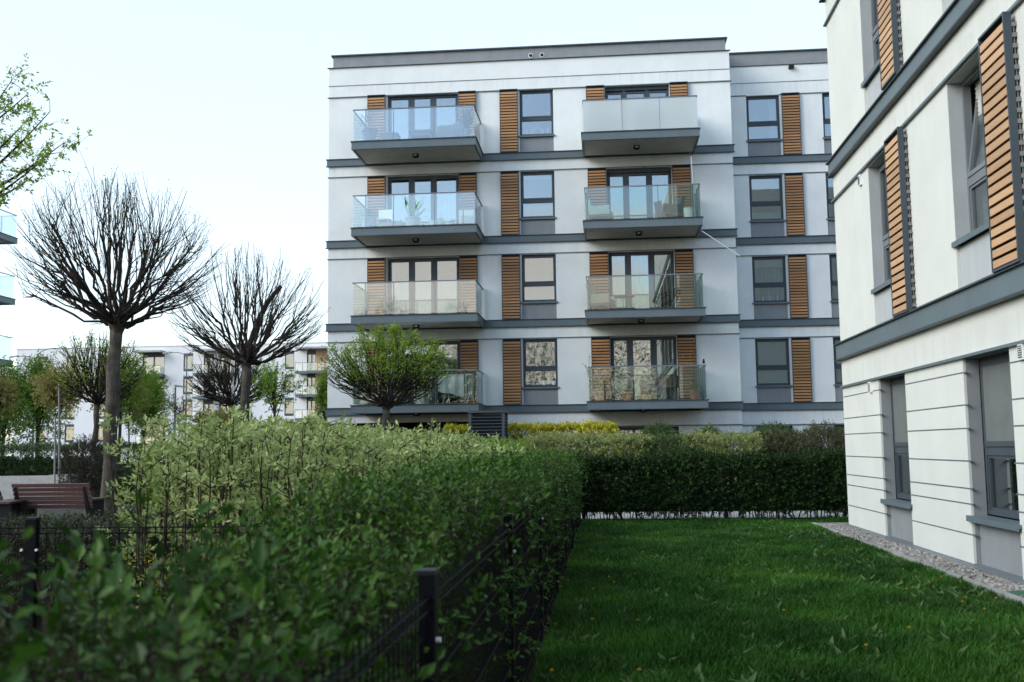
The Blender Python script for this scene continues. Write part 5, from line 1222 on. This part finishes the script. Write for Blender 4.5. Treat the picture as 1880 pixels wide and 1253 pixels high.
# window sill ornaments
def ornament(label, x, y, z, kind, group):
    t = thing('sill_ornament' if kind != 'pot' else 'sill_plant', label, 'ornament' if kind != 'pot' else 'pot plant', (x, y, z), group)
    if kind == 'leaf':
        for s in (-1, 1):
            G_ = [[(x + s * (.02 + w_ * .05 * math.sin(q * 3.0) + q * .09), y, z + .02 + q * .26) for w_ in (0, 1)] for q in np.linspace(0, 1, 6)]
            MB().sheet(G_).build('leaf', M['white_plastic'], t)
        MB().box(x - .04, x + .04, y - .02, y + .02, z, z + .03).build('foot', M['white_plastic'], t)
    elif kind == 'house':
        mb = MB()
        for a, b in (((-.13, 0), (-.13, .2)), ((.13, 0), (.13, .2)), ((-.13, .2), (0, .33)), ((.13, .2), (0, .33)), ((-.13, .005), (.13, .005))): mb.tube([(x + a[0], y, z + a[1]), (x + b[0], y, z + b[1])], .012, 5)
        mb.build('outline', M['white_plastic'], t)
    elif kind == 'figure':
        MB().lathe((x, y, z), [(0, 0), (.05, 0), (.045, .06), (.02, .1), (.04, .13), (.035, .17), (0, .18)], 10).build('figurine', M['white_plastic'], t)
    else:
        MB().lathe((x, y, z), [(0, 0), (.07, 0), (.09, .15), (0, .15)], 12).build('pot', M['white_plastic'], t)
        r = rng(int(abs(x * 100))); P = np.tile([x, y, z + .14], (40, 1)) + r.normal(0, .03, (40, 3)); MB().leaves(P, unit(np.stack([r.normal(0, .6, 40), r.normal(0, .3, 40), np.ones(40)], 1)), rvec(r, 40), .12, .04).build('leaves', L_['green_shrub'], t)
zs = TK[3] + .665
ornament('white leaf pair ornament left of the little house in the top window', -2.42, D0 + .27, zs, 'leaf', 'ornaments in the top window'); ornament('white house outline ornament in the top window', -2.14, D0 + .27, zs, 'house', 'ornaments in the top window'); ornament('white leaf pair ornament right of the little house in the top window', -1.86, D0 + .27, zs, 'leaf', 'ornaments in the top window')
for i, q in enumerate(('left', 'middle', 'right')): ornament('small white figurine, %s of three in the curtained wing window' % q, 5.72 + .25 * i, DW + .20, TK[1] + .665, 'figure', 'figurines in the wing window')
ornament('green pot plant left of its pair in the lowest middle window', -2.02, D0 + .20, TK[0] + .665, 'pot', 'pot plants in the lowest window'); ornament('green pot plant at the right side of the lowest middle window', -1.70, D0 + .20, TK[0] + .665, 'pot', 'pot plants in the lowest window')

# ------------------------------------------------------------------ corner building on the left edge
left = thing('apartment_building', 'pale apartment block at the left edge, only its balcony ends showing', 'building', (-29.5, 40, 0))
E = Fac(lambda u, d, z: (-29.45 - d, u, z), left)
mb = E.wall_mb(MB(), 20, 46.0, 0, 14.6, [(38.5, 40.5, T, T + 2.25) for T in TK], 0, .2); body(left, 'wall', M['plaster'], E.fn, 20, 46.0, 12, 0, 14.6, mb)
for T in TK:
    E.door(38.5, 40.5, T + .01, T + 2.25, (39.5,), [])
    E.balcony(42.2, 46.5, T, 1.6, 'glass_rail', (43.7, 45.0), (), (.12, .8), None, False)
a = at(2, 640, 45); t = thing('patio_chair', 'grey chair on a corner balcony at the left edge', 'chair', (-28.4, 45.0, TK[1])); MB().box(-28.6, -28.1, 44.7, 45.2, TK[1] + .4, TK[1] + .45).build('seat', M['planter_grey'], t); MB().box(-28.62, -28.57, 44.7, 45.2, TK[1] + .45, TK[1] + .95).build('backrest', M['planter_grey'], t)
for sx in (-28.58, -28.12):
    for sy in (44.73, 45.17): MB().box(sx - .02, sx + .02, sy - .02, sy + .02, TK[1] + .008, TK[1] + .4).build('leg', M['planter_grey'], t)

# ------------------------------------------------------------------ far white building
far = thing('apartment_building', 'long white four storey building far behind the trees', 'building', (-55, 132, 0))
DF = 132
Bf = Fac(lambda u, d, z: (u, DF + d, z), far)
FL = [2.35, 5.4, 8.45, 11.5]
cols = [(-75.5, -74.2), (-71.5, -70.2), (-67.0, -64.2), (-55.35, -54.05), (-41.6, -40.35)]
holes = []
for T in FL + [-.4]:
    zl = max(T, .1)
    holes += [(a, b, T + .35 if T > 0 else .2, T + 2.75) for a, b in cols]
    holes += [(-61.0, -57.95, zl, T + 2.9), (-52.6, -51.2, zl, T + 2.6), (-50.4, -48.6, zl, T + 2.6), (-38.65, -37.45, zl, T + 2.8)]
body(far, 'wall', M['blue_grey'], Bf.fn, -78.6, -30, 14, 0, 15.25, Bf.wall_mb(MB(), -78.6, -30, 0, 15.25, holes, 0, .35))
for T in FL + [-.4]:
    zl = max(T, .1)
    for a, b in cols:
        mb = MB(); zb_ = T + .35 if T > 0 else .2
        Bf.frame_mb(mb, a, b, zb_, T + 2.75, .06, .16, .07); Bf.box(mb, a, b, .02, .1, T + 2.42, T + 2.75); Bf.box(mb, a, b, .02, .1, zb_, zb_ + .32); o = mb.build('window', M['frame'], far)
        Bf.pane(o, a + .07, b - .07, zb_ + .32, T + 2.42, .17); Bf.box(MB(), a, b, .34, .345, zb_, T + 2.75).build('blind', M['blind'], o)
    for a, b, hh in ((-61.0, -57.95, 2.9), (-52.6, -51.2, 2.6), (-50.4, -48.6, 2.6), (-38.65, -37.45, 2.8)):
        mb = MB(); Bf.frame_mb(mb, a, b, zl, T + hh, .12, .22, .1); Bf.box(mb, (a + b) / 2 - .05, (a + b) / 2 + .05, .12, .22, zl + .1, T + hh - .1); Bf.box(mb, a, b, .05, .12, T + hh - .55, T + hh); o = mb.build('balcony_door', M['frame'], far)
        Bf.pane(o, a + .1, b - .1, zl + .1, T + hh - .55, .23); Bf.box(MB(), a, b, .34, .345, zl, T + hh).build('curtain', M['grey_curtain' if hh == 2.6 else 'blind'], o)
    if T > 0:
        for a, b in ((-61.0, -57.8), (-53.45, -48.2), (-39.75, -31)):
            mb = MB(); Bf.box(mb, a, b, -1.5, 0, T - .33, T); o = mb.build('balcony', M['band'], far)
            rl = MB(); Bf.box(rl, a, b, -1.5, -1.46, T + 1.05, T + 1.1)
            n_ = int((b - a) / .9)
            for q in range(n_ + 1): Bf.box(rl, a + (b - a) * q / n_ - .02, a + (b - a) * q / n_ + .02, -1.5, -1.46, T, T + 1.05)
            Bf.box(rl, a, a + .04, -1.46, 0, T + 1.05, T + 1.1); rl.build('railing', M['frame'], o)
            Bf.box(MB(), a + .05, b - .05, -1.44, -1.42, T + .05, T + 1.03).build('glass_panel', M['glass_rail'], o)
        Bf.box(MB(), -37.4, -35.6, -.06, .0, T + .05, T + 2.75).build('wood_panel', M['far_wood'], far)
for a, b in ((-61.6, -57.85), (-53.5, -49.4), (-39.8, -31)): Bf.box(MB(), a, b, -1.6, 0, 14.38, 14.62).build('canopy', M['concrete'], far)
Bf.box(MB(), -78.7, -29.9, -.05, 14.1, 15.25, 15.32).build('coping', M['steel'], far)

# unseen trees added to darken the near hedge, also mirrored in the lowest panes
r = rng(901); lf, st = MB(), MB()
for cx in np.arange(-26, 4.1, 2.6):
    c = np.array([cx + r.normal(0, .5), -7.5 + r.normal(0, .8), 5.8 + r.normal(0, .5)]); P, N = ell_pts(r, 1500, c, (2.0, 1.9, 5.4), -1, .5)
    twigs(lf, None, P, N, r, (.3, .7), 9, (.06, .11), .6, .3); st.tube([(c[0], c[1], 0), (c[0], c[1], 6)], [.16, .05], 7)
o = lf.build('added_treeline', L_['green_shrub']); tag(o, 'added row of leafy trees behind the viewpoint, shading the near hedge, mirrored in lowest panes', 'trees', None, 'stuff'); st.build('trunks', M['bark'], o)
